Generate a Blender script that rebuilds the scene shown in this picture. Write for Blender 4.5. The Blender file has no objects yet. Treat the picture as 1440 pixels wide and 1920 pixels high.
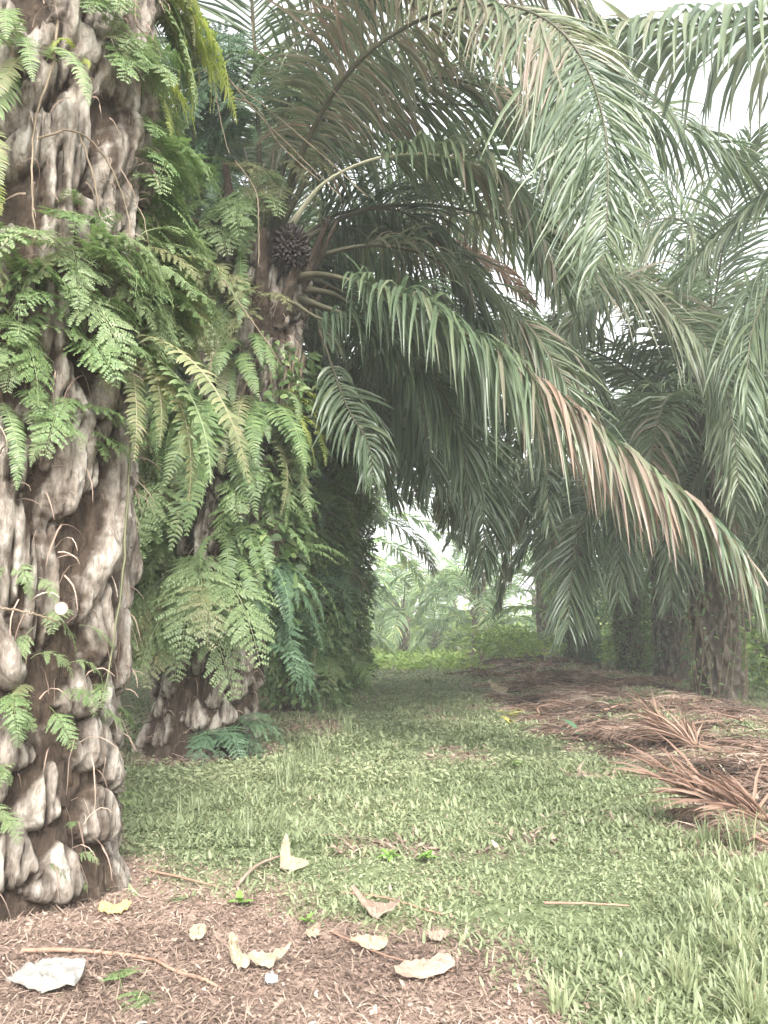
import bpy, math, random
import numpy as np
from mathutils import Vector, Matrix
R = math.radians
scene = bpy.context.scene
COL = scene.collection
random.seed(7)
rng = np.random.default_rng(7)

# ------------------------------------------------------------------ camera
CAMH = 1.1
FPX = 1560.0                      # focal length in pixels of the 1440x1920 photograph
PITCH = math.atan((1195 - 960) / FPX)
cd = bpy.data.cameras.new("camera")
cam = bpy.data.objects.new("camera", cd)
COL.objects.link(cam)
cam.location = (0, 0, CAMH)
cam.rotation_euler = (math.pi / 2 + PITCH, 0, 0)
cd.sensor_fit = 'VERTICAL'
cd.sensor_height = 24
cd.lens = 24 * FPX / 1920
cd.clip_start = 0.05
cd.clip_end = 2000
scene.camera = cam

# ------------------------------------------------------------------ sky, sun, exposure
SUN_EL, SUN_AZ = R(40), R(168)     # azimuth measured clockwise from +Y
w = bpy.data.worlds.new("World"); scene.world = w; w.use_nodes = True
nt = w.node_tree; nt.nodes.clear()
out = nt.nodes.new('ShaderNodeOutputWorld'); bg = nt.nodes.new('ShaderNodeBackground')
sky = nt.nodes.new('ShaderNodeTexSky'); sky.sky_type = 'NISHITA'; sky.sun_disc = False
sky.sun_elevation = SUN_EL; sky.sun_rotation = SUN_AZ; sky.dust_density = 4; sky.air_density = 1.2
hs = nt.nodes.new('ShaderNodeHueSaturation'); hs.inputs['Saturation'].default_value = 0.10
nt.links.new(sky.outputs[0], hs.inputs['Color']); nt.links.new(hs.outputs[0], bg.inputs[0])
bg.inputs[1].default_value = 0.15
nt.links.new(bg.outputs[0], out.inputs[0])
sd = bpy.data.lights.new("sun", 'SUN'); sd.energy = 1.3; sd.angle = R(14); sd.color = (1, 0.95, 0.87)
sun = bpy.data.objects.new("sun", sd); COL.objects.link(sun)
dvec = Vector((math.sin(SUN_AZ) * math.cos(SUN_EL), math.cos(SUN_AZ) * math.cos(SUN_EL), math.sin(SUN_EL)))
sun.rotation_euler = dvec.to_track_quat('Z', 'Y').to_euler()
sun.location = (0, 0, 30)
vs = scene.view_settings
vs.view_transform = 'Standard'; vs.look = 'None'; vs.gamma = 1; vs.use_curve_mapping = False
vs.exposure = 2.1
scene.cycles.max_bounces = 8
scene.cycles.transparent_max_bounces = 8
scene.cycles.volume_bounces = 1

HAZE = 0.0034

# ------------------------------------------------------------------ helpers
def ray(px, py):
    x = (px - 720) / FPX; y = (960 - py) / FPX
    c, s = math.cos(PITCH), math.sin(PITCH)
    return np.array([x, c - y * s, s + y * c])

def at(px, py, Y):
    d = ray(px, py)
    return np.array([0, 0, CAMH]) + d * (Y / d[1])

def gnd(px, py, z=0.0):
    d = ray(px, py)
    return np.array([0, 0, CAMH]) + d * ((z - CAMH) / d[2])

def nrm(a):
    return a / np.maximum(np.linalg.norm(a, axis=-1, keepdims=True), 1e-9)

def hash3(i, j, k, seed):
    h = (i * 374761393 + j * 668265263 + k * 2147483647 + seed * 974634777) & 0xffffffff
    h = ((h ^ (h >> 13)) * 1274126177) & 0xffffffff
    h = h ^ (h >> 16)
    return (h & 0xffff) / 65535.0

def vnoise(x, y, z, seed=0):
    x = np.asarray(x, float); y = np.asarray(y, float); z = np.asarray(z, float)
    x, y, z = np.broadcast_arrays(x, y, z)
    i = np.floor(x).astype(np.int64); j = np.floor(y).astype(np.int64); k = np.floor(z).astype(np.int64)
    fx, fy, fz = x - i, y - j, z - k
    fx = fx * fx * (3 - 2 * fx); fy = fy * fy * (3 - 2 * fy); fz = fz * fz * (3 - 2 * fz)
    r = 0
    for a in (0, 1):
        for b in (0, 1):
            for c in (0, 1):
                r = r + hash3(i + a, j + b, k + c, seed) * (fx if a else 1 - fx) * (fy if b else 1 - fy) * (fz if c else 1 - fz)
    return r

def tag(o, label=None, cat=None, group=None, kind=None):
    if label: o['label'] = label
    if cat: o['category'] = cat
    if group: o['group'] = group
    if kind: o['kind'] = kind
    return o

def empty(name, loc, rz=0.0):
    o = bpy.data.objects.new(name, None); COL.objects.link(o)
    o.empty_display_size = 0.2
    o.location = tuple(float(v) for v in loc); o.rotation_euler = (0, 0, rz)
    return o

def link(name, me, parent=None, loc=(0, 0, 0), rot=(0, 0, 0), sc=1.0):
    o = bpy.data.objects.new(name, me); COL.objects.link(o)
    if parent: o.parent = parent
    o.location = tuple(float(v) for v in loc); o.rotation_euler = tuple(float(v) for v in rot)
    o.scale = (sc, sc, sc) if np.isscalar(sc) else sc
    return o

def copy_tree(o, parent=None):
    c = o.copy(); COL.objects.link(c); c.parent = parent
    for ch in o.children:
        copy_tree(ch, c)
    return c

class MB:
    """collects quads (last index repeated for triangles is avoided: every face is a quad)"""
    def __init__(s): s.V = []; s.F = []; s.T = []; s.S = []; s.n = 0
    def add(s, V, F, T, smooth=False):
        V = np.asarray(V, float).reshape(-1, 3); F = np.asarray(F, np.int64).reshape(-1, 4)
        s.V.append(V); s.F.append(F + s.n)
        s.T.append(np.broadcast_to(np.asarray(T, float), (len(F),)).copy())
        s.S.append(np.full(len(F), smooth)); s.n += len(V)
        return s
    def mesh(s, name, mat):
        V = np.concatenate(s.V); F = np.concatenate(s.F); T = np.concatenate(s.T); S = np.concatenate(s.S)
        me = bpy.data.meshes.new(name)
        me.vertices.add(len(V)); me.vertices.foreach_set('co', V.astype(np.float32).ravel())
        me.loops.add(len(F) * 4); me.loops.foreach_set('vertex_index', F.astype(np.int32).ravel())
        me.polygons.add(len(F)); me.polygons.foreach_set('loop_start', np.arange(0, len(F) * 4, 4, dtype=np.int32))
        me.polygons.foreach_set('use_smooth', S.astype(bool))
        at_ = me.attributes.new('tint', 'FLOAT', 'FACE'); at_.data.foreach_set('value', T.astype(np.float32))
        me.materials.append(mat)
        me.update(calc_edges=True); me.validate()
        return me

PROF = np.array([0.35, 0.85, 1.0, 0.95, 0.75, 0.45, 0.04])
def strips(P, D, Wd, L, W, g, nseg=5, tint=0.5, fold=0.25, prof=None, jit=0.0, curl=0.0):
    """drooping leaf strips; P base points, D first directions, Wd width directions, L lengths, W widths, g droop"""
    P = np.asarray(P, float); n = len(P)
    D = nrm(np.asarray(D, float)); Wd = nrm(np.asarray(Wd, float))
    L = np.broadcast_to(np.asarray(L, float), (n,)); W = np.broadcast_to(np.asarray(W, float), (n,)); g = np.broadcast_to(np.asarray(g, float), (n,))
    prof = PROF if prof is None else np.asarray(prof)
    rows = []
    p = P.copy(); d = D.copy()
    c = 3 if fold else 2
    for k in range(nseg + 1):
        t = k / nseg
        wv = W * np.interp(t, np.linspace(0, 1, len(prof)), prof)
        wd = Wd - (Wd * d).sum(1, keepdims=True) * d; wd = nrm(wd)
        nn = np.cross(wd, d)
        if fold:
            nn = nn * np.where(nn[:, 2:3] < 0, -1, 1)
            rows.append(np.stack([p + wd * wv[:, None] / 2 , p - nn * (wv * fold)[:, None] if fold > 0 else p - nn * (wv * fold)[:, None], p - wd * wv[:, None] / 2], 1))
        else:
            rows.append(np.stack([p + wd * wv[:, None] / 2, p - wd * wv[:, None] / 2], 1))
        p = p + d * (L / nseg)[:, None]
        d = nrm(d + np.stack([np.zeros(n), np.zeros(n), -g / nseg], 1) + (jit * rng.normal(size=(n, 3)) if jit else 0))
    V = np.stack(rows, 1).reshape(n, -1, 3)         # n, (nseg+1)*c
    base = (np.arange(n) * (nseg + 1) * c)[:, None]
    fs = []
    for k in range(nseg):
        for q in range(c - 1):
            a = k * c + q
            fs.append(np.stack([base[:, 0] + a, base[:, 0] + a + 1, base[:, 0] + a + c + 1, base[:, 0] + a + c], 1))
    F = np.stack(fs, 1).reshape(-1, 4)
    T = np.repeat(np.broadcast_to(np.asarray(tint, float), (n,)), nseg * (c - 1))
    return V.reshape(-1, 3), F, T

def catmull(C, n):
    C = np.asarray(C, float)
    C = np.concatenate([[2 * C[0] - C[1]], C, [2 * C[-1] - C[-2]]])
    out = []
    m = len(C) - 3
    for t in np.linspace(0, m - 1e-6, 200):
        i = int(t); u = t - i
        p0, p1, p2, p3 = C[i:i + 4]
        out.append(0.5 * (2 * p1 + (p2 - p0) * u + (2 * p0 - 5 * p1 + 4 * p2 - p3) * u * u + (3 * p1 - p0 - 3 * p2 + p3) * u ** 3))
    out = np.array(out)
    s = np.concatenate([[0], np.cumsum(np.linalg.norm(np.diff(out, axis=0), axis=1))])
    ss = np.linspace(0, s[-1], n)
    return np.stack([np.interp(ss, s, out[:, k]) for k in range(3)], 1), s[-1]

def tube(C, r, sides=6, flat=1.0):
    C = np.asarray(C, float); n = len(C); r = np.broadcast_to(np.asarray(r, float), (n,))
    T = nrm(np.gradient(C, axis=0))
    ref = np.array([0, 0, 1.0]) if abs(T[0][2]) < 0.9 else np.array([1.0, 0, 0])
    u = nrm(np.cross(T[0], ref)[None])[0]; V = []
    for i in range(n):
        u = u - (u @ T[i]) * T[i]; u = u / max(np.linalg.norm(u), 1e-9)
        v = np.cross(T[i], u)
        a = np.arange(sides) * 2 * math.pi / sides
        V.append(C[i] + r[i] * (np.cos(a)[:, None] * u + flat * np.sin(a)[:, None] * v))
    V = np.concatenate(V); F = []
    for i in range(n - 1):
        for k in range(sides):
            F.append((i * sides + k, i * sides + (k + 1) % sides, (i + 1) * sides + (k + 1) % sides, (i + 1) * sides + k))
    # caps: quads fan (sides even)
    for b in (0, (n - 1) * sides):
        for k in range(0, sides - 2, 2):
            F.append((b, b + k + 1, b + k + 2, b + (k + 3) % sides))
    return V, np.array(F)

# ------------------------------------------------------------------ materials
def ramp(nt, stops):
    r = nt.nodes.new('ShaderNodeValToRGB')
    e = r.color_ramp.elements
    while len(e) < len(stops): e.new(0.5)
    for i, (p, c) in enumerate(stops):
        e[i].position = p; e[i].color = (*c, 1)
    return r

def leaf_mat(name, stops, rough=0.45, transl=0.25, objvar=0.12, spec=0.5, noise=0.12, nscale=1.3):
    m = bpy.data.materials.new(name); m.use_nodes = True
    nt = m.node_tree; N = nt.nodes; L = nt.links; N.clear()
    o = N.new('ShaderNodeOutputMaterial'); p = N.new('ShaderNodeBsdfPrincipled')
    tr = N.new('ShaderNodeBsdfTranslucent'); mx = N.new('ShaderNodeMixShader')
    a = N.new('ShaderNodeAttribute'); a.attribute_name = 'tint'
    oi = N.new('ShaderNodeObjectInfo'); tc = N.new('ShaderNodeTexCoord')
    nz = N.new('ShaderNodeTexNoise'); nz.inputs['Scale'].default_value = nscale; nz.inputs['Detail'].default_value = 4
    L.new(tc.outputs['Object'], nz.inputs['Vector'])
    m1 = N.new('ShaderNodeMath'); m1.operation = 'MULTIPLY_ADD'; m1.inputs[1].default_value = objvar; L.new(oi.outputs['Random'], m1.inputs[0]); L.new(a.outputs['Fac'], m1.inputs[2])
    m2 = N.new('ShaderNodeMath'); m2.operation = 'MULTIPLY_ADD'; m2.inputs[1].default_value = noise * 2; L.new(nz.outputs[0], m2.inputs[0]); L.new(m1.outputs[0], m2.inputs[2])
    m3 = N.new('ShaderNodeMath'); m3.operation = 'SUBTRACT'; m3.inputs[1].default_value = noise + objvar / 2; L.new(m2.outputs[0], m3.inputs[0])
    r = ramp(nt, stops); L.new(m3.outputs[0], r.inputs[0])
    L.new(r.outputs[0], p.inputs['Base Color']); p.inputs['Roughness'].default_value = rough
    p.inputs['Specular IOR Level'].default_value = spec
    hv = N.new('ShaderNodeHueSaturation'); hv.inputs['Value'].default_value = 1.3; hv.inputs['Saturation'].default_value = 1.15
    L.new(r.outputs[0], hv.inputs['Color']); L.new(hv.outputs[0], tr.inputs[0])
    mx.inputs[0].default_value = transl
    L.new(p.outputs[0], mx.inputs[1]); L.new(tr.outputs[0], mx.inputs[2]); L.new(mx.outputs[0], o.inputs[0])
    return m

def rough_mat(name, stops, scale=8, rough=0.85, stretch=(1, 1, 1), bump=0.4, attr=None, astops=None, detail=8, lo_=.72, hi_=1.15, bd=.03):
    m = bpy.data.materials.new(name); m.use_nodes = True
    nt = m.node_tree; N = nt.nodes; L = nt.links
    p = N['Principled BSDF']; p.inputs['Roughness'].default_value = rough; p.inputs['Specular IOR Level'].default_value = 0.25
    tc = N.new('ShaderNodeTexCoord'); mp = N.new('ShaderNodeMapping'); mp.inputs['Scale'].default_value = stretch
    nz = N.new('ShaderNodeTexNoise'); nz.inputs['Scale'].default_value = scale; nz.inputs['Detail'].default_value = detail; nz.inputs['Roughness'].default_value = 0.65
    L.new(tc.outputs['Object'], mp.inputs[0]); L.new(mp.outputs[0], nz.inputs['Vector'])
    r = ramp(nt, stops); L.new(nz.outputs[0], r.inputs[0])
    col = r.outputs[0]
    if attr:
        a = N.new('ShaderNodeAttribute'); a.attribute_name = attr
        r2 = ramp(nt, astops); L.new(nz.outputs[0], r2.inputs[0])
        nz2 = N.new('ShaderNodeTexNoise'); nz2.inputs['Scale'].default_value = scale * 0.8; nz2.inputs['Detail'].default_value = 6
        L.new(tc.outputs['Object'], nz2.inputs['Vector'])
        ad = N.new('ShaderNodeMath'); ad.operation = 'ADD'; L.new(a.outputs['Fac'], ad.inputs[0]); L.new(nz2.outputs[0], ad.inputs[1])
        mr = N.new('ShaderNodeMapRange'); mr.inputs[1].default_value = lo_; mr.inputs[2].default_value = hi_
        L.new(ad.outputs[0], mr.inputs[0])
        mx = N.new('ShaderNodeMix'); mx.data_type = 'RGBA'
        L.new(mr.outputs[0], mx.inputs[0]); L.new(r.outputs[0], mx.inputs[6]); L.new(r2.outputs[0], mx.inputs[7])
        col = mx.outputs[2]
    L.new(col, p.inputs['Base Color'])
    if bump:
        b = N.new('ShaderNodeBump'); b.inputs['Strength'].default_value = bump; b.inputs['Distance'].default_value = bd
        L.new(nz.outputs[0], b.inputs['Height']); L.new(b.outputs[0], p.inputs['Normal'])
    return m

M = {}
M['palm'] = leaf_mat('palm_leaflets', [(0, (.06, .09, .055)), (.35, (.10, .14, .08)), (.6, (.155, .19, .105)), (.74, (.18, .19, .125)), (.86, (.25, .195, .155)), (1, (.31, .215, .165))], rough=.4, transl=.38, spec=.6)
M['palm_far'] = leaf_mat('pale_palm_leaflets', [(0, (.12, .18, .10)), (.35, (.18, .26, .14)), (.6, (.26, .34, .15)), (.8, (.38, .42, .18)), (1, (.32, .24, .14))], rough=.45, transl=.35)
M['fern_light'] = leaf_mat('light_fern_leaf', [(0, (.11, .165, .075)), (.5, (.19, .255, .12)), (1, (.31, .36, .19))], rough=.5, transl=.35)
M['fern_yellow'] = leaf_mat('yellow_green_fern_leaf', [(0, (.17, .22, .06)), (.5, (.28, .34, .09)), (1, (.40, .39, .14))], rough=.5, transl=.4)
M['fern_mid'] = leaf_mat('mid_green_fern_leaf', [(0, (.075, .13, .055)), (.5, (.135, .205, .08)), (1, (.23, .29, .12))], rough=.5, transl=.3)
M['fern_dark'] = leaf_mat('dark_fern_leaf', [(0, (.05, .095, .055)), (.5, (.085, .15, .085)), (1, (.15, .22, .11))], rough=.5, transl=.25)
M['fern_olive'] = leaf_mat('olive_fern_leaf', [(0, (.10, .13, .06)), (.5, (.19, .21, .10)), (1, (.30, .26, .15))], rough=.5, transl=.3)
M['stem'] = rough_mat('green_brown_stem', [(.3, (.07, .075, .04)), (.7, (.16, .16, .09))], scale=6, rough=.5, bump=.1)
M['petiole'] = rough_mat('olive_petiole', [(.3, (.045, .045, .028)), (.7, (.11, .10, .065))], scale=4, stretch=(1, 1, .3), rough=.5, bump=.2)
M['pale_rib'] = rough_mat('pale_midrib', [(.3, (.42, .42, .30)), (.7, (.62, .60, .46))], scale=4, rough=.4, bump=.1)
M['dead_rib'] = rough_mat('dead_midrib', [(.3, (.16, .10, .07)), (.7, (.34, .22, .16))], scale=5, rough=.7, bump=.2)
M['trunk'] = rough_mat('palm_trunk_bark', [(.3, (.028, .020, .014)), (.55, (.07, .05, .036)), (.75, (.15, .115, .08))], scale=16, stretch=(1, 1, .35), bump=1.0, bd=.07, detail=14, lo_=.6, hi_=1.05, attr='butt', astops=[(.3, (.11, .085, .068)), (.44, (.23, .195, .16)), (.56, (.35, .315, .27)), (.7, (.50, .475, .43))])
M['trunk_far'] = rough_mat('far_palm_trunk_bark', [(.3, (.05, .042, .03)), (.7, (.11, .09, .07))], scale=9, bump=.6, attr='butt', astops=[(.3, (.11, .09, .07)), (.6, (.20, .17, .135)), (.8, (.28, .25, .20))])
M['vine'] = rough_mat('dry_vine', [(.3, (.12, .09, .06)), (.7, (.27, .22, .16))], scale=12, rough=.8, bump=.2)
M['dry'] = leaf_mat('dead_brown_leaflets', [(0, (.045, .033, .026)), (.3, (.095, .065, .05)), (.55, (.175, .112, .085)), (.8, (.27, .20, .155)), (1, (.38, .32, .26))], rough=.65, transl=.12, spec=.25)
M['rust'] = leaf_mat('rusty_dead_leaflets', [(0, (.08, .05, .037)), (.5, (.185, .112, .082)), (1, (.33, .24, .18))], rough=.6, transl=.12, spec=.3)
M['litter'] = leaf_mat('leaf_litter_pieces', [(0, (.08, .058, .046)), (.35, (.21, .152, .12)), (.7, (.36, .275, .22)), (.9, (.50, .41, .33)), (1, (.56, .48, .38))], rough=.75, transl=.08, spec=.2, objvar=0)
M['grass'] = leaf_mat('grass_blades', [(0, (.11, .14, .07)), (.4, (.215, .255, .14)), (.72, (.325, .36, .215)), (.88, (.42, .40, .26)), (1, (.40, .31, .23))], rough=.5, transl=.38, objvar=0, nscale=.7, noise=.14)
M['bush'] = leaf_mat('undergrowth_leaves', [(0, (.09, .15, .05)), (.5, (.19, .28, .08)), (1, (.36, .44, .14))], rough=.5, transl=.4, objvar=.2)
M['fruit'] = rough_mat('black_palm_fruit', [(.3, (.010, .010, .012)), (.7, (.05, .035, .03))], scale=20, rough=.35, bump=.1)
M['pale'] = rough_mat('bleached_husk', [(.3, (.19, .15, .10)), (.7, (.38, .325, .235))], scale=10, rough=.7, bump=.3)
M['pinkpale'] = rough_mat('pinkish_bark_piece', [(.3, (.17, .12, .09)), (.7, (.34, .265, .21))], scale=10, rough=.7, bump=.3)
M['greyslab'] = rough_mat('grey_slab', [(.3, (.17, .16, .145)), (.7, (.27, .26, .235))], scale=10, rough=.8, bump=.3)
M['white'] = rough_mat('white_plastic', [(.3, (.30, .31, .31)), (.7, (.43, .44, .44))], scale=6, rough=.4, bump=.05)
M['orange'] = rough_mat('orange_dead_leaf', [(.3, (.45, .26, .09)), (.7, (.62, .40, .17))], scale=5, rough=.6, bump=.1)
M['yellowleaf'] = rough_mat('yellow_leaf', [(.3, (.45, .40, .08)), (.7, (.62, .55, .18))], scale=5, rough=.6, bump=.1)
M['broad'] = rough_mat('green_broad_leaf', [(.3, (.10, .20, .04)), (.7, (.20, .32, .08))], scale=5, rough=.4, bump=.1)

# ------------------------------------------------------------------ ground
def zone_litter(x, y):
    """1 where brown litter covers the ground, 0 where grass grows"""
    nz = vnoise(x * 2.2, y * 2.2, 0, 3) - .5
    nz2 = vnoise(x * 7, y * 7, 0, 5) - .5
    # worn foreground on the left
    bx = [-6, -1.6, -1.0, -.5, -.15, .22, .5, .62, .8]
    by = [4.9, 4.5, 4.15, 3.95, 3.5, 3.2, 2.9, 2.4, .5]
    f = (np.interp(x, bx, by) - y) + nz * .5 + nz2 * .25
    a = np.clip(f / .75 + .6, 0, 1) * (y > -3)
    # strip of cut fronds on the right
    ry = [3.2, 4.4, 4.9, 6.2, 8.3, 10.2, 13, 18, 30, 45, 60]
    rx = [3.2, 1.85, 1.9, 2.1, 2.15, 1.75, 1.7, 2.1, 2.7, 4.0, 6]
    e = np.interp(y, ry, rx); e2 = np.interp(y, [3, 6, 9, 13, 20, 60], [3.4, 4.6, 5.6, 5.9, 6.5, 9])
    f = np.minimum(x - e, e2 - x) + nz * 1.1 + nz2 * .4
    b = np.clip(1.9 - 2.2 * vnoise(x * 1.1, y * .9, 0, 44), .25, 1) * np.clip(f / .5 + .5, 0, 1) * (y > 3) * (y < 58)
    c = 0
    for (cx, cy, r) in ((-1.72, 3.75, .95), (-1.78, 8.2, .95), (-1.4, 13, .9), (-1.15, 18, .9)):
        c = np.maximum(c, np.clip((r - np.hypot(x - cx, y - cy) + nz * .5) / .3, 0, 1))
    d = np.clip((vnoise(x * 1.3, y * 1.3, 0, 41) + .4 * vnoise(x * 5, y * 5, 0, 42) - .93) * 3.2, 0, .75)
    return np.maximum(np.maximum(a, b), np.maximum(c * .9, d))

def mound(x, y):
    e = np.interp(y, [3.2, 4.4, 6.2, 8.3, 10.2, 13, 18, 30, 45, 60], [3.2, 2.0, 2.3, 2.5, 2.4, 2.6, 3.0, 3.8, 5, 6])
    t = (x - e) / np.interp(y, [4, 10, 40], [1.0, 1.8, 2.5])
    h = np.clip(1 - (t - .9) ** 2, 0, 1) * np.interp(y, [3.5, 5, 10, 25, 45, 60], [0, .05, .09, .28, .55, 0])
    return h

def gz(x, y):
    x = np.asarray(x, float); y = np.asarray(y, float)
    return (mound(x, y) * (.7 + .6 * vnoise(x * 1.3, y * 1.3, 0, 9))
            + .05 * (vnoise(x * 1.1, y * 1.1, 0, 1) - .5) + .03 * (vnoise(x * 4, y * 4, 0, 2) - .5) * (np.hypot(x, y) < 60))

def make_ground():
    a = np.concatenate([-np.geomspace(400, 8, 14)[:-1], np.linspace(-8, 8, 170), np.geomspace(8, 400, 14)[1:]])
    b = np.concatenate([[-60, -30, -12, -6], np.linspace(-3, 12, 190), np.linspace(12, 50, 120)[1:], np.geomspace(50, 900, 16)[1:]])
    X, Y = np.meshgrid(a, b)
    Z = gz(X, Y)
    nx, ny = len(a), len(b)
    V = np.stack([X, Y, Z], -1).reshape(-1, 3)
    i, j = np.meshgrid(np.arange(nx - 1), np.arange(ny - 1)); k = (j * nx + i).ravel()
    F = np.stack([k, k + 1, k + nx + 1, k + nx], 1)
    mat = rough_mat('ground_soil_and_turf', [(.3, (.07, .085, .045)), (.6, (.14, .17, .085)), (.75, (.20, .19, .12))], scale=5, bump=.8, attr='litter', astops=[(.3, (.13, .09, .07)), (.5, (.25, .175, .14)), (.7, (.38, .29, .235))])
    mb = MB(); mb.add(V, F, 0.5, True)
    me = mb.mesh('ground', mat)
    la = me.attributes.new('litter', 'FLOAT', 'POINT')
    la.data.foreach_set('value', (zone_litter(X, Y) * 1.0 + 0.0).ravel().astype(np.float32) * .9)
    o = link('ground', me); tag(o, kind='structure')
    return o
make_ground()

def visible(x, y, margin=.12):
    """keep scattering where it can be seen from near the photograph's position"""
    return (np.abs(x) < y * .46 + .9 + margin) & (y > 1.6)

def scatter(n_target, y0, y1, power=1.0):
    """points inside the view wedge, density falling with distance"""
    u = rng.random(n_target)
    if power == 0: y = y0 + (y1 - y0) * u
    else: y = y0 * (y1 / y0) ** u
    x = (rng.random(n_target) * 2 - 1) * (y * .5 + 1.0)
    return x, y

def grass():
    mb = MB()
    for (n, y0, y1, l0, l1, wd) in ((150000, 2.0, 7.5, .022, .060, .0105), (90000, 4.5, 9.5, .03, .085, .015), (140000, 8.5, 24, .045, .11, .022), (26000, 20, 70, .10, .26, .05)):
        x, y = scatter(n, y0, y1)
        z = zone_litter(x, y)
        clump = vnoise(x * 3.1, y * 3.1, 0, 11)
        keep = (rng.random(n) > z * 1.06) & (rng.random(n) < .6 + .7 * clump)
        x, y = x[keep], y[keep]; clump = clump[keep]; n = len(x)
        az = rng.random(n) * 6.283; el = R(8) + rng.random(n) * R(55)
        # longer upright blades in the right foreground
        tall = np.clip((x - .55 - (y - 2.5) * .35) / .5, 0, 1) * np.clip((5.4 - y) / 1.5, 0, 1) * (rng.random(n) < .6)
        el = el + tall * R(18)
        D = np.stack([np.cos(az) * np.cos(el), np.sin(az) * np.cos(el), np.sin(el)], 1)
        Wd = np.stack([-np.sin(az), np.cos(az), 0 * az], 1)
        Ln = (l0 + (l1 - l0) * rng.random(n)) * (.6 + .8 * clump) * (1 + tall * 1.0)
        tint = np.clip(.25 + .45 * vnoise(x * .9, y * .9, 0, 21) + .22 * (rng.random(n) - .5) + (rng.random(n) < .05) * .4 + .12 * tall, 0, 1)
        P = np.stack([x, y, gz(x, y) - .005], 1)
        V, F, T = strips(P, D, Wd, Ln, wd * (.5 + .9 * rng.random(n)), 1.3 * rng.random(n) + .4, 3, tint, 0, prof=[.8, 1, .75, .05])
        mb.add(V, F, T)
    # small rounded leaves of creeping weeds
    for (n, y0, y1, ls) in ((50000, 2.0, 7.5, .019), (30000, 6.5, 20, .045)):
        x, y = scatter(n, y0, y1); z = zone_litter(x, y)
        cl = vnoise(x * 1.7, y * 1.7, 0, 14)
        keep = (rng.random(n) > z * 1.02) & (rng.random(n) < (cl - .25) * 2.2); x, y, cl = x[keep], y[keep], cl[keep]; n = len(x)
        az = rng.random(n) * 6.283; el = R(5) + rng.random(n) * R(35)
        D = np.stack([np.cos(az) * np.cos(el), np.sin(az) * np.cos(el), np.sin(el)], 1); Wd = np.stack([-np.sin(az), np.cos(az), .5 * rng.normal(size=n)], 1)
        tint = np.clip(.35 + .4 * cl + .2 * (rng.random(n) - .5), 0, .85)
        V, F, T = strips(np.stack([x, y, gz(x, y) + rng.random(n) * ls * 1.3], 1), D, Wd, ls * (.6 + .9 * rng.random(n)), ls * .55, .9, 2, tint, 0, prof=[.35, 1, .1])
        mb.add(V, F, T)
    o = link('grass', mb.mesh('grass', M['grass']))
    tag(o, 'short green grass and creeping leaves covering the plantation path', 'grass', kind='stuff')
grass()

def litter():
    mb = MB()
    for (n, y0, y1, sc) in ((150000, 1.7, 6, .72), (52000, 4.5, 20, 1.9), (16000, 18, 58, 4.0)):
        x, y = scatter(n, y0, y1)
        z = zone_litter(x, y)
        keep = rng.random(n) < z
        x, y = x[keep], y[keep]; n = len(x)
        az = rng.random(n) * 6.283; el = R(-5) + rng.random(n) ** 2 * R(45)
        D = np.stack([np.cos(az) * np.cos(el), np.sin(az) * np.cos(el), np.sin(el)], 1)
        Wd = np.stack([-np.sin(az), np.cos(az), .8 * (rng.random(n) - .5)], 1)
        kind = rng.random(n)
        Ln = np.where(kind < .55, .015 + .03 * rng.random(n), .04 + .09 * rng.random(n)) * sc
        Wt = np.where(kind < .55, .006 + .012 * rng.random(n), .003 + .004 * rng.random(n)) * sc
        tint = np.clip(.1 + .62 * rng.random(n) ** 1.2 + .5 * (vnoise(x * 2, y * 2, 0, 31) - .5) + (rng.random(n) < .03) * .4, 0, 1)
        P = np.stack([x, y, gz(x, y) + .012 * rng.random(n) * sc], 1)
        V, F, T = strips(P, D, Wd, Ln, Wt, 1.8 * rng.random(n), 3, tint, 0, prof=[.6, 1, .9, .3], jit=.15)
        mb.add(V, F, T)
    o = link('leaf_litter', mb.mesh('leaf_litter', M['litter']))
    tag(o, 'brown shredded leaf litter and fibre on the bare ground', 'leaf litter', kind='stuff')
litter()

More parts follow.
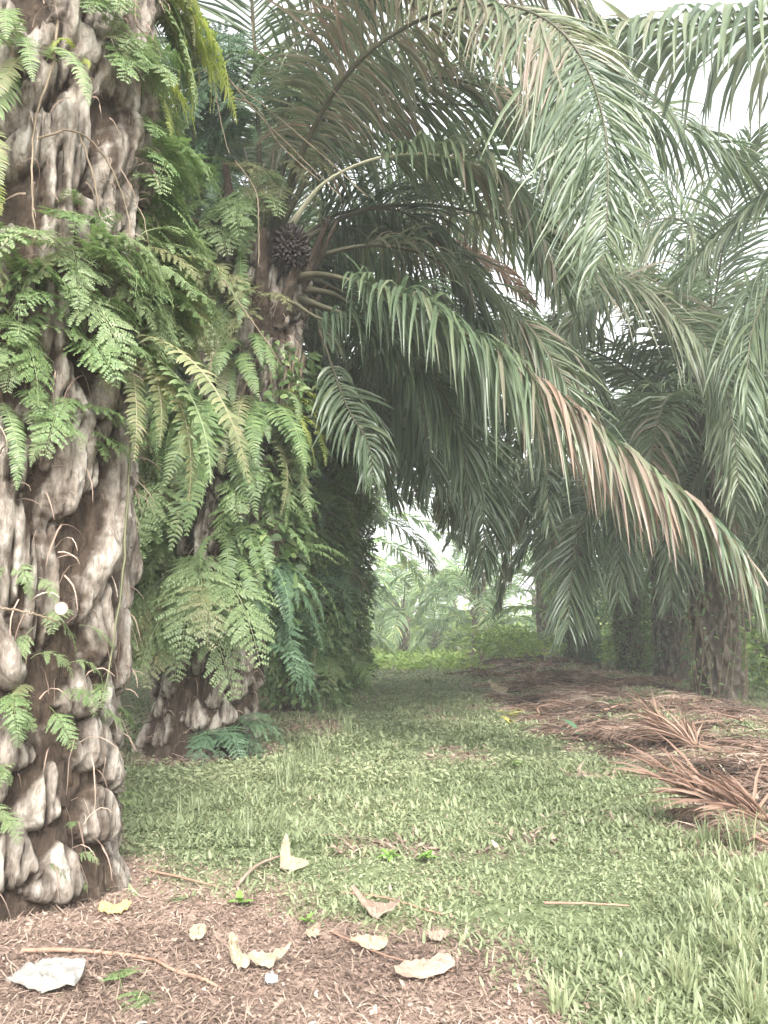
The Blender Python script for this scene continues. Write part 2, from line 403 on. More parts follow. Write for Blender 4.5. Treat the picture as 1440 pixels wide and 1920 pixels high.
# ------------------------------------------------------------------ palm fronds
def frond_meshes(C, side0, side1, Ln, n, droop, tint0=.35, browns=None, start=.2, rib='petiole', mat='palm', nseg=5, width=.042, r0=.045, rough=.1, lift=.35, name='frond', al0=68, al1=26, asym=1.0):
    """C: control points of the midrib. side0/side1: direction of the right hand leaflets at base and tip."""
    P, tot = catmull(C, 48)
    T = nrm(np.gradient(P, axis=0))
    s = np.linspace(start, .995, n)
    idx = s * 47
    mb = MB()
    for sg in (-1, 1):
        ss = np.clip(s + rng.normal(size=n) * .002, start, .999); i = ss * 47
        p = np.stack([np.interp(i, np.arange(48), P[:, k]) for k in range(3)], 1)
        t = nrm(np.stack([np.interp(i, np.arange(48), T[:, k]) for k in range(3)], 1))
        S = nrm(np.outer(1 - ss, side0) + np.outer(ss, side1))
        S = nrm(S - (S * t).sum(1, keepdims=True) * t) * sg
        Nn = np.cross(t, S); Nn *= np.where(Nn[:, 2:3] < 0, -1, 1)
        u = (ss - start) / (1 - start)
        al = R(al0) - R(al0 - al1) * u + rng.normal(size=n) * rough
        D = np.cos(al)[:, None] * t + np.sin(al)[:, None] * S + (lift * (rng.random(n) * 1.2 - .25))[:, None] * Nn
        prof = np.interp(u, [0, .12, .35, .6, .85, 1], [.45, .8, 1, .9, .6, .32])
        L = Ln * (asym if sg < 0 else 1) * prof * (1 + .12 * rng.normal(size=n)).clip(.5, 1.3)
        wd = t + .5 * rng.normal(size=(n, 3)) * .5
        tt = np.clip(tint0 + .13 * rng.normal(size=n), 0, .7)
        if browns:
            for (a, b, pr, v) in browns:
                mk = (ss > a) & (ss < b) & (rng.random(n) < pr)
                tt = np.where(mk, v + .06 * rng.normal(size=n), tt)
        g = droop * (1 + .35 * rng.normal(size=n)).clip(.3, 2)
        V, F, TT = strips(p, D, wd, L, width * (.7 + .5 * rng.random(n)), g, nseg, tt, .22, jit=.05)
        mb.add(V, F, TT)
    me = mb.mesh(name, M[mat])
    rr = np.interp(np.linspace(0, 1, 48), [0, .08, .2, 1], [r0 * 1.7, r0, r0 * .62, r0 * .1])
    V, F = tube(P, rr, 6, .7)
    mr = MB().add(V, F, .5, True).mesh('midrib', M[rib])
    return me, mr

def hero(root, C, **k):
    base = np.array(root.location)
    C = np.array([at(*c) for c in C]) - base
    lab = k.pop('label', None)
    me, mr = frond_meshes(C, **k)
    f = link('frond', me, root); link('midrib', mr, f)
    if lab: f['label'] = lab
    return f

def arc(L, e0, bend, pw=1.2, n=9, yaw=0):
    s = np.linspace(0, 1, 60); e = R(e0) - R(bend) * s ** pw
    x = np.cumsum(np.cos(e)) * L / 60; z = np.cumsum(np.sin(e)) * L / 60
    y = yaw * (s ** 2) * L
    P = np.stack([x, y, z], 1); P = np.concatenate([[[0, 0, 0]], P])
    return P[np.linspace(0, 60, n).astype(int)]

Yv = np.array([0, 1.0, 0])
GEN = {}
def gen_set(mat, rib, n, Ln, nseg, width, key, tint0):
    specs = [(4.9, 82, 55, 0), (5.0, 70, 95, .08), (5.2, 58, 110, -.08), (5.1, 45, 112, .06), (5.0, 32, 108, -.05), (4.8, 15, 95, .05), (4.4, -8, 72, 0), (3.8, -35, 50, .05)]
    out = []
    for k, (L, e, b, yw) in enumerate(specs):
        C = arc(L, e, b, 1.15, yaw=yw)
        br = [(.7, 1, .25, .8)] if k in (4, 5) else ([(.2, 1, .45, .82)] if k == 7 else None)
        out.append(frond_meshes(C, Yv, Yv, Ln, n, .9 + .5 * (k > 2), tint0=tint0, browns=br, mat=mat, rib=rib, nseg=nseg, width=width, lift=.3))
    GEN[key] = out
gen_set('palm', 'petiole', 110, 1.1, 4, .038, 'near', .34)
gen_set('palm', 'petiole', 84, 1.1, 3, .05, 'mid', .38)
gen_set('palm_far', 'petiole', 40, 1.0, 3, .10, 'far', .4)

# ------------------------------------------------------------------ palm trunks
def trunk_mesh(H, Rc, nth, nz, seed, mat, z_slab=.9, flare=.06, butt_w=.2, hgt=.10, dens=34.0, slab=(.42, .7), nzs=1.0):
    r_ = np.random.default_rng(seed)
    th = np.linspace(0, 2 * math.pi, nth, endpoint=False); zz = np.linspace(-.15, H, nz)
    TH, Z = np.meshgrid(th, zz)
    rad = Rc + flare * np.exp(-np.clip(Z, 0, 9) * 2.5)
    h = np.zeros_like(TH); mask = np.zeros_like(TH)
    nb = int(H * dens)
    for k in range(nb + 10):
        zc = -.1 + k / dens + r_.normal() * .03
        tc = (k * 2.39996 + r_.normal() * .16) % (2 * math.pi)
        isl = zc > z_slab
        Lb = (r_.uniform(*slab) if isl else r_.uniform(.24, .34))
        wb = butt_w * (r_.uniform(.6, .95) if isl else r_.uniform(.85, 1.2))
        hb = hgt * r_.uniform(.75, 1.5) * (1.0 if not isl else 1.15)
        tilt = r_.normal() * (.26 if isl else .12)
        du = ((TH - tc + math.pi) % (2 * math.pi) - math.pi) * Rc
        v = (Z - zc) / Lb
        du = du - tilt * (Z - zc)
        m = (v > 0) & (v < 1) & (np.abs(du) < wb)
        if not m.any(): continue
        vv = v[m]
        if isl:
            hw = wb / 2 * np.minimum(1, (vv / .2).clip(0) ** .5) * (1 - .55 * vv) * np.clip((1 - vv) / .08, 0, 1) ** .4
            pr = (1 - np.exp(-vv * 9)) * (.8 + .2 * np.cos(vv * 3))
            ex = .3
        else:
            hw = wb / 2 * np.minimum(1, (vv / .32).clip(0) ** .5) * ((1 - vv) / .7).clip(0, 1) ** .7
            pr = (1 - np.exp(-vv * 9)) * (1.1 - .5 * vv)
            ex = .5
        u = np.abs(du[m]) / np.maximum(hw, 1e-4)
        hh = hb * pr * np.clip(1 - u ** 3, 0, 1) ** ex * (1 - .22 * np.clip(u, 0, 1))
        old = h[m]
        sel = hh > old
        hm = h[m]; hm[sel] = hh[sel]; h[m] = hm
        mm = mask[m]; mm[sel] = np.clip((hh[sel] / hb - .08) * 1.55, 0, 1); mask[m] = mm
    n1 = vnoise(np.cos(TH) * 6, np.sin(TH) * 6, Z * 4, seed) - .5
    n2 = vnoise(np.cos(TH) * 22, np.sin(TH) * 22, Z * 8, seed + 1) - .5
    n3 = vnoise(np.cos(TH) * 40, np.sin(TH) * 40, Z * 40, seed + 2) - .5
    n4 = vnoise(np.cos(TH) * 30, np.sin(TH) * 30, Z * 6, seed + 3) - .5
    h = h + .06 * n1 + nzs * (.04 * n2 + .018 * n3 + .03 * n4)
    st = vnoise(TH * Rc * 75, Z * 5, 0, seed + 8) - .5
    st2 = vnoise(TH * Rc * 28, Z * 2.5, 0, seed + 9) - .5
    st3 = np.abs(vnoise(TH * Rc * 40, Z * 3.2, 0, seed + 12) - .5)
    h = h + (.026 * st + .034 * st2 - .022 * np.exp(-(st3 / .05) ** 2)) * (mask > .1)
    mask = mask * (1 - .55 * np.exp(-(st3 / .06) ** 2))
    # cracks running along the leaf bases
    ck = np.abs(vnoise(np.cos(TH) * 14, np.sin(TH) * 14, Z * 2.2, seed + 7) - .5)
    h = h - .05 * np.exp(-(ck / .035) ** 2) * (mask > .2)
    mask = mask * (1 - .8 * np.exp(-(ck / .05) ** 2)) * np.clip(.8 + 1.0 * (n2 + n4), .2, 1.2)
    r = rad + h
    V = np.stack([r * np.cos(TH), r * np.sin(TH), Z], -1).reshape(-1, 3)
    F = []
    i, j = np.meshgrid(np.arange(nth), np.arange(nz - 1)); i = i.ravel(); j = j.ravel()
    F = np.stack([j * nth + i, j * nth + (i + 1) % nth, (j + 1) * nth + (i + 1) % nth, (j + 1) * nth + i], 1)
    me = MB().add(V, F, .5, True).mesh('trunk', M[mat])
    a = me.attributes.new('butt', 'FLOAT', 'POINT')
    patch = vnoise(np.cos(TH) * 3, np.sin(TH) * 3, Z * 1.5, seed + 5)
    a.data.foreach_set('value', (mask * (.62 + .5 * patch)).ravel().astype(np.float32))
    return me

def shear(me, lx, ly):
    n = len(me.vertices); co = np.empty(n * 3, np.float32); me.vertices.foreach_get('co', co); co = co.reshape(-1, 3)
    co[:, 0] += lx * co[:, 2]; co[:, 1] += ly * co[:, 2]
    me.vertices.foreach_set('co', co.ravel()); me.update()

TR = [trunk_mesh(4.6, .33, 90, 170, 50 + k, 'trunk_far', z_slab=.3, butt_w=.17, hgt=.085) for k in range(3)]

def add_crown(root, key, n, z, seed, lo=0, hi=7, az0=0, skip=None, rstub=.25, loc=(0, 0), sc=1.0):
    r_ = random.Random(seed)
    S = GEN[key]
    for k in range(n):
        t = k / (n - 1)
        q = lo + (hi - lo) * t + r_.uniform(-.4, .4); q = int(max(0, min(7, round(q))))
        az = az0 + k * 2.39996 + r_.uniform(-.2, .2)
        if skip and skip(az % (2 * math.pi), q): continue
        me, mr = S[q]
        rr = rstub * min(1, .3 + t)
        f = link('frond', me, root, (loc[0] + rr * math.cos(az), loc[1] + rr * math.sin(az), z + .35 * (1 - t) + r_.uniform(-.15, .1)), (r_.uniform(-.12, .12), r_.uniform(-.08, .08), az), sc * r_.uniform(.85, 1.1))
        link('midrib', mr, f)

def palm(x, y, H, key, n, seed, label, group=None, lo=0, hi=7, skip=None, sc=1.18):
    root = empty('oil_palm', (x, y, float(gz(x, y))), 0)
    tag(root, label, 'palm tree', group)
    t = link('trunk', TR[seed % 3], root); t.scale = (1, 1, H / 4.6)
    if skip is None:
        if y > 23: skip = lambda az, q: q >= 5 or (int(az * 977) % 3 == 0) or (q == 4 and abs(math.sin(az)) < .5 and (math.cos(az) > 0) == (x < 0))
        elif x < 0: skip = lambda az, q: (math.cos(az) > .1 and (q >= 5 or (q >= 2 and int(az * 977) % 5 < 2)))
        else: skip = lambda az, q: (q >= 6) or (q == 5 and math.cos(az) < 0 and math.sin(az) < .3)
    add_crown(root, key, n, H - .1, seed, lo, hi, skip=skip, sc=sc)
    return root

# palm one, the big trunk at the left edge
X1, Y1 = -1.76, 3.85
p1 = empty('oil_palm', (X1, Y1, 0)); tag(p1, 'nearest oil palm, its thick pale scaly trunk filling the left edge of the photo', 'palm tree', 'oil palms of the left row')
me = trunk_mesh(5.4, .47, 300, 780, 11, 'trunk', z_slab=.8, butt_w=.24, hgt=.095, dens=46.0, slab=(.4, .8), nzs=.8); link('trunk', me, p1)
add_crown(p1, 'near', 22, 5.5, 3, 0, 6, skip=lambda az, q: not (R(100) < az < R(265)) and q > 1)

# palm two
X2, Y2 = -1.80, 8.3
LEAN2 = .10
p2 = empty('oil_palm', (X2, Y2, 0)); tag(p2, 'second oil palm from the left, long fronds arching over the path, black fruit bunch below', 'palm tree', 'oil palms of the left row')
me = trunk_mesh(5.1, .44, 220, 520, 23, 'trunk', z_slab=.5, butt_w=.22, hgt=.085, dens=46.0, slab=(.35, .65), nzs=.7); shear(me, LEAN2, 0); link('trunk', me, p2)
T2 = (LEAN2 * 5.0, 0)
def fibres(parent, r, H, n, ln, lean, seed):
    g = np.random.default_rng(seed); z = g.uniform(.1, H, n); a = g.uniform(0, 6.283, n)
    rr = r + g.uniform(-.02, .04, n)
    P = np.stack([lean * z + rr * np.cos(a), rr * np.sin(a), z], 1)
    D = np.stack([np.cos(a) * .5 - np.sin(a) * g.normal(size=n) * .7, np.sin(a) * .5 + np.cos(a) * g.normal(size=n) * .7, g.normal(size=n) * .7], 1)
    V, F, T = strips(P, D, g.normal(size=(n, 3)), ln * g.uniform(.4, 1.6, n), g.uniform(.003, .008, n), 2.2, 5, g.uniform(.2, .8, n), 0, prof=[1, 1, .8, .6, .2], jit=.12)
    link('fibres', MB().add(V, F, T).mesh('fibres', M['litter']), parent)
fibres(p1, .53, 5.2, 1500, .16, 0, 1)
fibres(p2, .49, 4.9, 1300, .16, LEAN2, 2)
add_crown(p2, 'near', 42, 5.0, 5, 0, 6, loc=T2, skip=lambda az, q: (R(235) < az or az < R(50)) and q > 0)

camdir = np.array([0, -1.0, 0]); right = np.array([1.0, 0, 0])
# the great frond arching over the top and hanging down
hero(p2, [(505, 470, 8.2), (560, 300, 7.6), (650, 140, 7.0), (770, 45, 6.8), (900, 8, 6.5), (1010, 30, 6.2), (1085, 100, 6.0), (1128, 210, 5.8), (1140, 330, 5.7), (1134, 480, 5.6)],
     side0=(-.9, -.6, -.2), side1=(-1, .1, 0), al0=84, al1=36, asym=.6, Ln=1.35, n=300, droop=1.3, width=.032, lift=.05, tint0=.4, start=.16, nseg=6, rough=.16, browns=[(.1, .70, .8, .78)], label='large frond arching over the top with greyish brown leaflets, its tip hanging straight down')
hero(p2, [(500, 480, 8.2), (590, 310, 8.3), (700, 215, 8.4), (830, 195, 8.4), (960, 215, 8.4), (1080, 290, 8.3), (1180, 420, 8.2)],
     side0=(0, -1, 0), side1=(-.4, -1, 0), Ln=1.3, n=110, droop=1.5, tint0=.28)
hero(p2, [(540, 430, 7.9), (600, 350, 7.6), (680, 305, 7.4), (770, 288, 7.2), (870, 300, 7.0), (950, 345, 6.9), (1010, 430, 6.8), (1050, 530, 6.7)],
     side0=(0, -1, 0), side1=(-.9, -.5, 0), Ln=1.1, n=115, droop=1.9, tint0=.42, browns=[(.5, .66, .35, .78), (.62, .95, .35, .74)], start=.34, rib='pale_rib', r0=.03, label='frond with a pale bare midrib and yellowing leaflets')
hero(p2, [(520, 530, 8.1), (600, 515, 7.7), (700, 540, 7.3), (800, 578, 7.0), (900, 645, 6.75), (1000, 712, 6.5), (1100, 790, 6.3), (1200, 868, 6.1), (1300, 945, 5.95), (1375, 1015, 5.85), (1412, 1100, 5.8)],
     side0=(.1, -1, 0), side1=(-.5, -1, 0), Ln=1.3, n=190, droop=2.9, width=.034, rough=.22, nseg=6, tint0=.34, browns=[(.56, .80, .7, .88), (.5, 1, .45, .77)], lift=.2, asym=.85, r0=.05, label='long frond sloping down to the right with a band of brown dried leaflets')
hero(p2, [(540, 560, 8.0), (610, 600, 7.8), (690, 585, 7.7), (780, 575, 7.6), (860, 640, 7.5), (900, 740, 7.4)],
     side0=(0, -1, 0), side1=(-.8, -.6, 0), Ln=1.2, n=90, droop=2.6, tint0=.2, r0=.03)
hero(p2, [(520, 480, 8.3), (640, 400, 8.8), (760, 400, 9.2), (850, 480, 9.4), (900, 600, 9.5)],
     side0=(0, -1, 0), side1=(-.8, -.6, 0), Ln=1.2, n=100, droop=1.9, tint0=.22)
hero(p2, [(505, 450, 8.5), (640, 180, 9.0), (850, 60, 9.4), (1050, 100, 9.7), (1200, 195, 9.8), (1320, 260, 9.8), (1450, 340, 9.7), (1520, 420, 9.6)],
     side0=(0, -1, 0), side1=(-.3, -1, 0), Ln=1.4, n=130, droop=1.8, tint0=.42, width=.055, label='bright green frond reaching the right edge behind the great arching one')
hero(p2, [(500, 460, 8.1), (520, 260, 7.8), (600, 40, 7.6), (720, -90, 7.4), (860, -120, 7.2), (1010, -60, 7.0), (1120, 40, 6.9)],
     side0=(0, -1, 0), side1=(-.6, -1, 0), Ln=1.3, n=120, droop=1.5, tint0=.5, browns=[(.3, .9, .4, .78)])
hero(p2, [(600, 620, 7.8), (650, 760, 7.6), (690, 830, 7.5), (700, 900, 7.4)],
     side0=right * -1, side1=right * -1, Ln=.55, n=36, droop=2.0, tint0=.22, start=.25, r0=.025)
hero(p2, [(560, 540, 8.2), (640, 560, 8.5), (720, 640, 8.8), (790, 760, 8.9), (810, 900, 8.9)],
     side0=(-.4, -1, 0), side1=(-1, -.2, 0), Ln=1.1, n=90, droop=2.0, tint0=.2)
hero(p2, [(530, 470, 8.4), (700, 390, 8.9), (900, 400, 9.4), (1080, 480, 9.8), (1230, 560, 10), (1330, 660, 10), (1370, 770, 9.9), (1385, 910, 9.8)],
     side0=(-.4, -1, 0), side1=(-1, -.15, 0), Ln=1.45, n=190, droop=1.3, tint0=.5, width=.038, al0=76, al1=36, browns=[(.25, .75, .4, .76)], label='frond with a herringbone tip hanging in front of the right trunks')
hero(p2, [(530, 500, 8.3), (700, 460, 8.6), (850, 500, 8.8), (980, 600, 8.9), (1060, 720, 8.9), (1100, 860, 8.8)],
     side0=(-.3, -1, 0), side1=(-1, -.3, 0), Ln=1.1, n=130, droop=1.6, tint0=.45, width=.036, browns=[(.2, .9, .35, .78)])
hero(p2, [(560, 560, 8.1), (690, 610, 8), (800, 700, 7.9), (860, 800, 7.8), (875, 900, 7.8)],
     side0=(-.3, -1, 0), side1=(-1, -.3, 0), Ln=.9, n=110, droop=1.6, tint0=.22, width=.034)
hero(p2, [(510, 450, 8.2), (640, 240, 8.0), (780, 150, 7.8), (920, 170, 7.6), (1020, 260, 7.4), (1060, 380, 7.3)],
     side0=(-.5, -1, 0), side1=(-1, -.3, 0), Ln=1.2, n=150, droop=1.5, tint0=.45, width=.034, browns=[(.2, .9, .4, .78)])
hero(p2, [(540, 500, 9), (700, 440, 9.6), (830, 455, 10), (930, 500, 10.1), (1000, 570, 10.1)],
     side0=(-.3, -1, 0), side1=(-1, -.3, 0), Ln=.55, n=80, droop=1.2, tint0=.5, width=.036, browns=[(.3, 1, .85, .95)], start=.4, label='short orange brown dead frond in the middle of the canopy')
# fruit bunch
def fruit_bunch(parent, c, r):
    mb = MB(); r_ = np.random.default_rng(4)
    n = 260
    ph = np.arccos(1 - 2 * (np.arange(n) + .5) / n); az = np.arange(n) * 2.39996
    for k in range(n):
        d = np.array([math.sin(ph[k]) * math.cos(az[k]), math.sin(ph[k]) * math.sin(az[k]), math.cos(ph[k])])
        p = d * r * np.array([1, 1, 1.25]) * r_.uniform(.72, 1.08)
        d = d + r_.normal(size=3) * .35; C = np.array([p - d * .02, p + d * .010, p + d * .024, p + d * .036 * r_.uniform(.8, 1.3)])
        V, F = tube(C, [.012, .022, .017, .003], 6); mb.add(V, F, .5, True)
    o = link('fruit_bunch', mb.mesh('fruit_bunch', M['fruit']), parent, c)
    return o
fb = fruit_bunch(p2, at(545, 466, 7.75) - np.array(p2.location), .17)

# the other palms
G1, G2, G3 = 'oil palms of the left row', 'oil palms of the right rows', 'distant oil palms'
def sk_path(x, y):
    return None
palm(-1.25, 13.0, 4.7, 'mid', 34, 31, 'third oil palm of the left row, trunk wrapped in dark ferns and creepers', G1, 0, 7)
palm(-1.05, 18.0, 4.6, 'mid', 34, 42, 'fourth oil palm of the left row, ivy covered trunk bordering the far grass path', G1, 0, 7)
palm(-1.5, 24.0, 4.6, 'mid', 30, 53, 'fifth oil palm of the left row, mostly hidden behind the creeper covered trunks', G1, 0, 6)
palm(-2.2, 36.0, 4.8, 'far', 24, 64, 'distant oil palm at the end of the left row beside the patch of open sky', G1, 0, 6)
palm(6.0, 15.2, 4.5, 'mid', 34, 75, 'oil palm with the thickest stubby trunk at the right, behind the reddish dead fronds', G2, 0, 7)
palm(7.3, 21.5, 4.6, 'mid', 34, 86, 'right hand oil palm with a dark straight trunk, second from the right edge', G2, 0, 7)
palm(7.4, 25.5, 4.4, 'mid', 34, 97, 'third oil palm from the right edge, its trunk veiled by creeping ferns', G2, 0, 7)
palm(6.6, 28.5, 4.2, 'mid', 34, 108, 'oil palm left of the three right trunks, its base hidden by drooping dark fronds', G2, 0, 7)
palm(6.3, 8.2, 5.2, 'near', 30, 119, 'oil palm outside the right edge whose grey fronds hang against the white sky', G2, 0, 6, skip=lambda az, q: math.cos(az) < .35 and q < 7)
palm(11.5, 18, 4.8, 'mid', 30, 120, 'oil palm beyond the right edge with its crown behind the right trunks', G2, 0, 6)
palm(9.8, 34, 4.8, 'mid', 30, 127, 'oil palm far back behind the dark straight right trunk', G2, 0, 6)
palm(7.5, 39, 4.6, 'mid', 22, 128, 'oil palm far back behind the drooping dark fronds', G2, 0, 6)
palm(14.5, 22, 5.2, 'mid', 30, 129, 'oil palm showing only leaf tips at the right edge', G2, 2, 6)
palm(-2.2, 29.5, 4.8, 'mid', 24, 133, 'sixth oil palm of the left row above the white sky gap', G1, 0, 6)
palm(12.5, 27, 4.8, 'mid', 30, 131, 'oil palm far back on the right between pale crowns', G2, 0, 6)
palm(-4.9, 12.0, 5.4, 'mid', 44, 141, 'dark crowned oil palm behind the gap between the first two trunks', G3, 0, 6, skip=lambda az, q: False)
for k, (x, y, H, lab) in enumerate([
    (-9, 12, 4.8, 'oil palm of the next row behind the nearest trunk'),
    (-9.5, 21, 4.8, 'oil palm of the next row hidden left of the ivy trunks'),
    (-8, 31, 4.8, 'far oil palm of the row left of the path')]):
    palm(x, y, H, 'mid', 30, 142 + k * 11, lab, G3, 0, 6)
for k, (x, y, H, lab) in enumerate([
    (-4, 48, 3.6, 'distant low oil palm left of the path end'),
    (1.2, 52, 2.4, 'short young oil palm straight behind the white thing on the path'),
    (5.2, 46, 2.6, 'short pale oil palm behind the mound of debris'),
    (8.6, 41, 3.4, 'distant palm with bright yellow green fronds behind the dark drooping one'),
    (-1.6, 66, 3.4, 'far off oil palm in the gap below the white sky'),
    (5.5, 68, 3.8, 'far off oil palm right of the sky gap'),
    (11, 60, 4.2, 'far off oil palm between the right trunks'),
    (16, 38, 4.4, 'distant oil palm at the right edge above the shrubs'),
    (15, 52, 4.4, 'distant oil palm seen through the right trunks'),
    (22, 60, 4.6, 'farthest oil palm at the right'),
    (-10, 62, 4.6, 'farthest oil palm at the left'),
    (-.5, 62, .9, 'young palm with fronds to the ground behind the far end of the path'),
    (3.4, 60, .7, 'young palm behind the left end of the debris mound'),
    (6.2, 52, .8, 'young pale palm on the far side of the debris mound'),
    (8.2, 34, .6, 'young bright palm between the mound and the right trunks'),
    (-3.2, 42, .9, 'young palm at the left side of the far path end'),
    (12, 42, .8, 'young bright palm behind the dark straight trunk'),
    (14.5, 33, 4.2, 'distant oil palm right of the thick stubby trunk')]):
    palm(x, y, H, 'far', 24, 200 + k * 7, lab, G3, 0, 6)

# hero fronds of right palm: herringbone frond and neighbours
pr = [o for o in COL.objects if o.get('label', '').startswith('oil palm with the thickest')][0]
pr.rotation_euler = (0, 0, 0)
hero(pr, [(1180, 640, 15.0), (1210, 570, 14.4), (1270, 580, 13.8), (1330, 660, 13.3), (1365, 760, 13.0), (1378, 860, 12.8), (1380, 960, 12.7)][0:] , side0=(-.6, -1, 0), side1=(-1, -.1, 0), Ln=1.35, n=90, droop=1.1, tint0=.42, width=.06, label='herringbone frond hanging in front of the right trunks')
hero(pr, [(1340, 830, 15.0), (1240, 560, 14.0), (1130, 540, 13.4), (1040, 620, 12.9), (985, 740, 12.6), (960, 860, 12.4)], side0=(0, -1, 0), side1=(1, -.3, 0), Ln=1.3, n=80, droop=1.5, tint0=.5, browns=[(.3, .8, .5, .78)], width=.06)
hero(pr, [(1340, 830, 15.0), (1230, 850, 14.0), (1150, 900, 13.3), (1090, 980, 12.9), (1070, 1090, 12.7), (1065, 1180, 12.6)], side0=(0, -1, 0), side1=(1, -.1, 0), Ln=1.5, n=120, droop=1.0, tint0=.22, width=.045, label='dark drooping frond left of the right trunks')
po = [o for o in COL.objects if o.get('label', '').startswith('oil palm outside the right edge')][0]
po.rotation_euler = (0, 0, 0)
hero(po, [(1900, 250, 8.2), (1750, 90, 8.1), (1560, 30, 8.0), (1400, 38, 7.9), (1270, 50, 7.8), (1160, 50, 7.75), (1080, 70, 7.7)], side0=(0, -1, 0), side1=(0, -1, 0), Ln=1.5, n=90, droop=3.4, tint0=.4, width=.06, browns=[(.2, 1, .3, .72)], label='grey leaflets hanging from a level midrib against the white sky')
hero(po, [(1900, 300, 8.2), (1700, 260, 9), (1500, 330, 9.6), (1350, 440, 10), (1240, 560, 10.2)], side0=(0, -1, 0), side1=(.5, -1, 0), Ln=.95, n=70, droop=2.0, tint0=.5, width=.05)
hero(po, [(1900, 380, 8.2), (1760, 340, 8.6), (1600, 380, 8.9), (1480, 480, 9.0), (1410, 620, 9.0), (1400, 780, 8.9)], side0=(-.3, -1, 0), side1=(-1, -.3, 0), Ln=1.2, n=120, droop=1.8, tint0=.42, width=.036)
hero(pr, [(1340, 830, 15.0), (1330, 520, 13.8), (1290, 420, 13.2), (1210, 420, 12.6), (1120, 500, 12.2), (1060, 640, 12.0)], side0=(-.3, -1, 0), side1=(-1, -.3, 0), Ln=1.6, n=110, droop=1.5, tint0=.55, width=.05)
hero(pr, [(1340, 830, 15.0), (1390, 600, 13.8), (1430, 560, 13.2), (1480, 640, 12.6), (1500, 760, 12.2)], side0=(-.3, -1, 0), side1=(-1, -.3, 0), Ln=1.5, n=110, droop=1.5, tint0=.5, width=.05)
hero(pr, [(1340, 830, 15), (1300, 740, 13.8), (1230, 760, 13.2), (1180, 870, 12.8), (1165, 1000, 12.6), (1160, 1120, 12.6)], side0=(-.3, -1, 0), side1=(-1, -.1, 0), Ln=1.3, n=110, droop=1.2, tint0=.38, width=.045)
hero(pr, [(1340, 830, 15), (1400, 780, 14), (1440, 850, 13.4), (1458, 960, 13), (1465, 1090, 12.8)], side0=(-.3, -1, 0), side1=(-1, -.1, 0), Ln=1.2, n=100, droop=1.2, tint0=.42, width=.045)
hero(pr, [(1340, 850, 15), (1330, 860, 14.2), (1285, 930, 13.7), (1262, 1040, 13.5), (1258, 1130, 13.5)], side0=(-.3, -1, 0), side1=(-1, -.1, 0), Ln=1.1, n=90, droop=1.2, tint0=.3, width=.045)
# drooping fronds of third palm hanging in the opening
p3 = [o for o in COL.objects if o.get('label', '').startswith('third oil palm of the left')][0]; p3.rotation_euler = (0, 0, 0)
hero(p3, [(560, 620, 13), (700, 600, 12.6), (810, 680, 12.3), (880, 800, 12.1), (905, 930, 12.0), (905, 1060, 12.0)], side0=(0, -1, 0), side1=(-1, -.1, 0), Ln=1.4, n=120, droop=1.6, tint0=.18, width=.05, label='dark frond hanging down into the opening at the end of the path')
hero(p3, [(560, 600, 13), (740, 520, 12.8), (880, 600, 12.6), (980, 730, 12.4), (1020, 860, 12.3), (1030, 980, 12.2)], side0=(0, -1, 0), side1=(-1, -.2, 0), Ln=1.0, n=80, droop=1.6, tint0=.3, width=.05, browns=[(.4, .8, .3, .78)])
hero(p3, [(550, 640, 13), (640, 700, 12.6), (700, 800, 12.4), (715, 900, 12.3)], side0=(0, -1, 0), side1=(-1, -.2, 0), Ln=.8, n=60, droop=1.6, tint0=.22, width=.05)

hero(p3, [(560, 600, 13), (700, 430, 13), (880, 400, 13), (1010, 470, 13), (1100, 600, 13)], side0=(0, -1, 0), side1=(-.5, -1, 0), Ln=1.7, n=130, droop=1.6, tint0=.4, width=.045, browns=[(.2, .9, .3, .78)])
hero(pr, [(1340, 830, 15), (1270, 600, 15), (1160, 420, 15), (1050, 340, 15), (930, 380, 15), (840, 500, 15)], side0=(0, -1, 0), side1=(.5, -1, 0), Ln=1.8, n=130, droop=1.6, tint0=.35, width=.05)
hero(pr, [(1345, 830, 15), (1330, 560, 15.3), (1270, 380, 15.6), (1200, 310, 15.8), (1110, 330, 16), (1050, 430, 16)], side0=(0, -1, 0), side1=(.5, -1, 0), Ln=1.6, n=120, droop=1.6, tint0=.5, width=.05)
# ------------------------------------------------------------------ ferns
def sword_mesh(tone, v):
    L = 1.0
    e0, bend = [(50, 130), (25, 112), (0, 88), (65, 120), (-30, 58)][v]
    C = arc(L, e0, bend, .55 if v != 3 else .9, 9, yaw=[0, .06, -.06, .1, 0][v])
    P, tot = catmull(C, 40); T = nrm(np.gradient(P, axis=0)); mb = MB(); n = 38
    for sg in (-1, 1):
        s = np.linspace(.06, .99, n); i = s * 39
        p = np.stack([np.interp(i, np.arange(40), P[:, k]) for k in range(3)], 1); t = nrm(np.stack([np.interp(i, np.arange(40), T[:, k]) for k in range(3)], 1))
        S = Yv * sg - (t @ (Yv * sg))[:, None] * t; S = nrm(S)
        D = S + t * (.12 + .5 * s[:, None] ** 3) + .12 * rng.normal(size=(n, 3))
        ln = .105 * np.interp(s, [0, .15, .5, .8, 1], [.45, .9, 1, .75, .15]) * (1 + .1 * rng.normal(size=n))
        V, F, TT = strips(p, D, t, ln, .021 * np.interp(s, [0, .7, 1], [1, 1, .5]), .8, 3, np.clip(.45 + .18 * rng.normal(size=n), 0, 1), 0, prof=[1, .95, .75, .1], jit=.05)
        mb.add(V, F, TT)
    V, F = tube(P, np.linspace(.005, .0012, 40), 4); mb.add(V, F, .85)
    return mb.mesh('frond', M[tone])

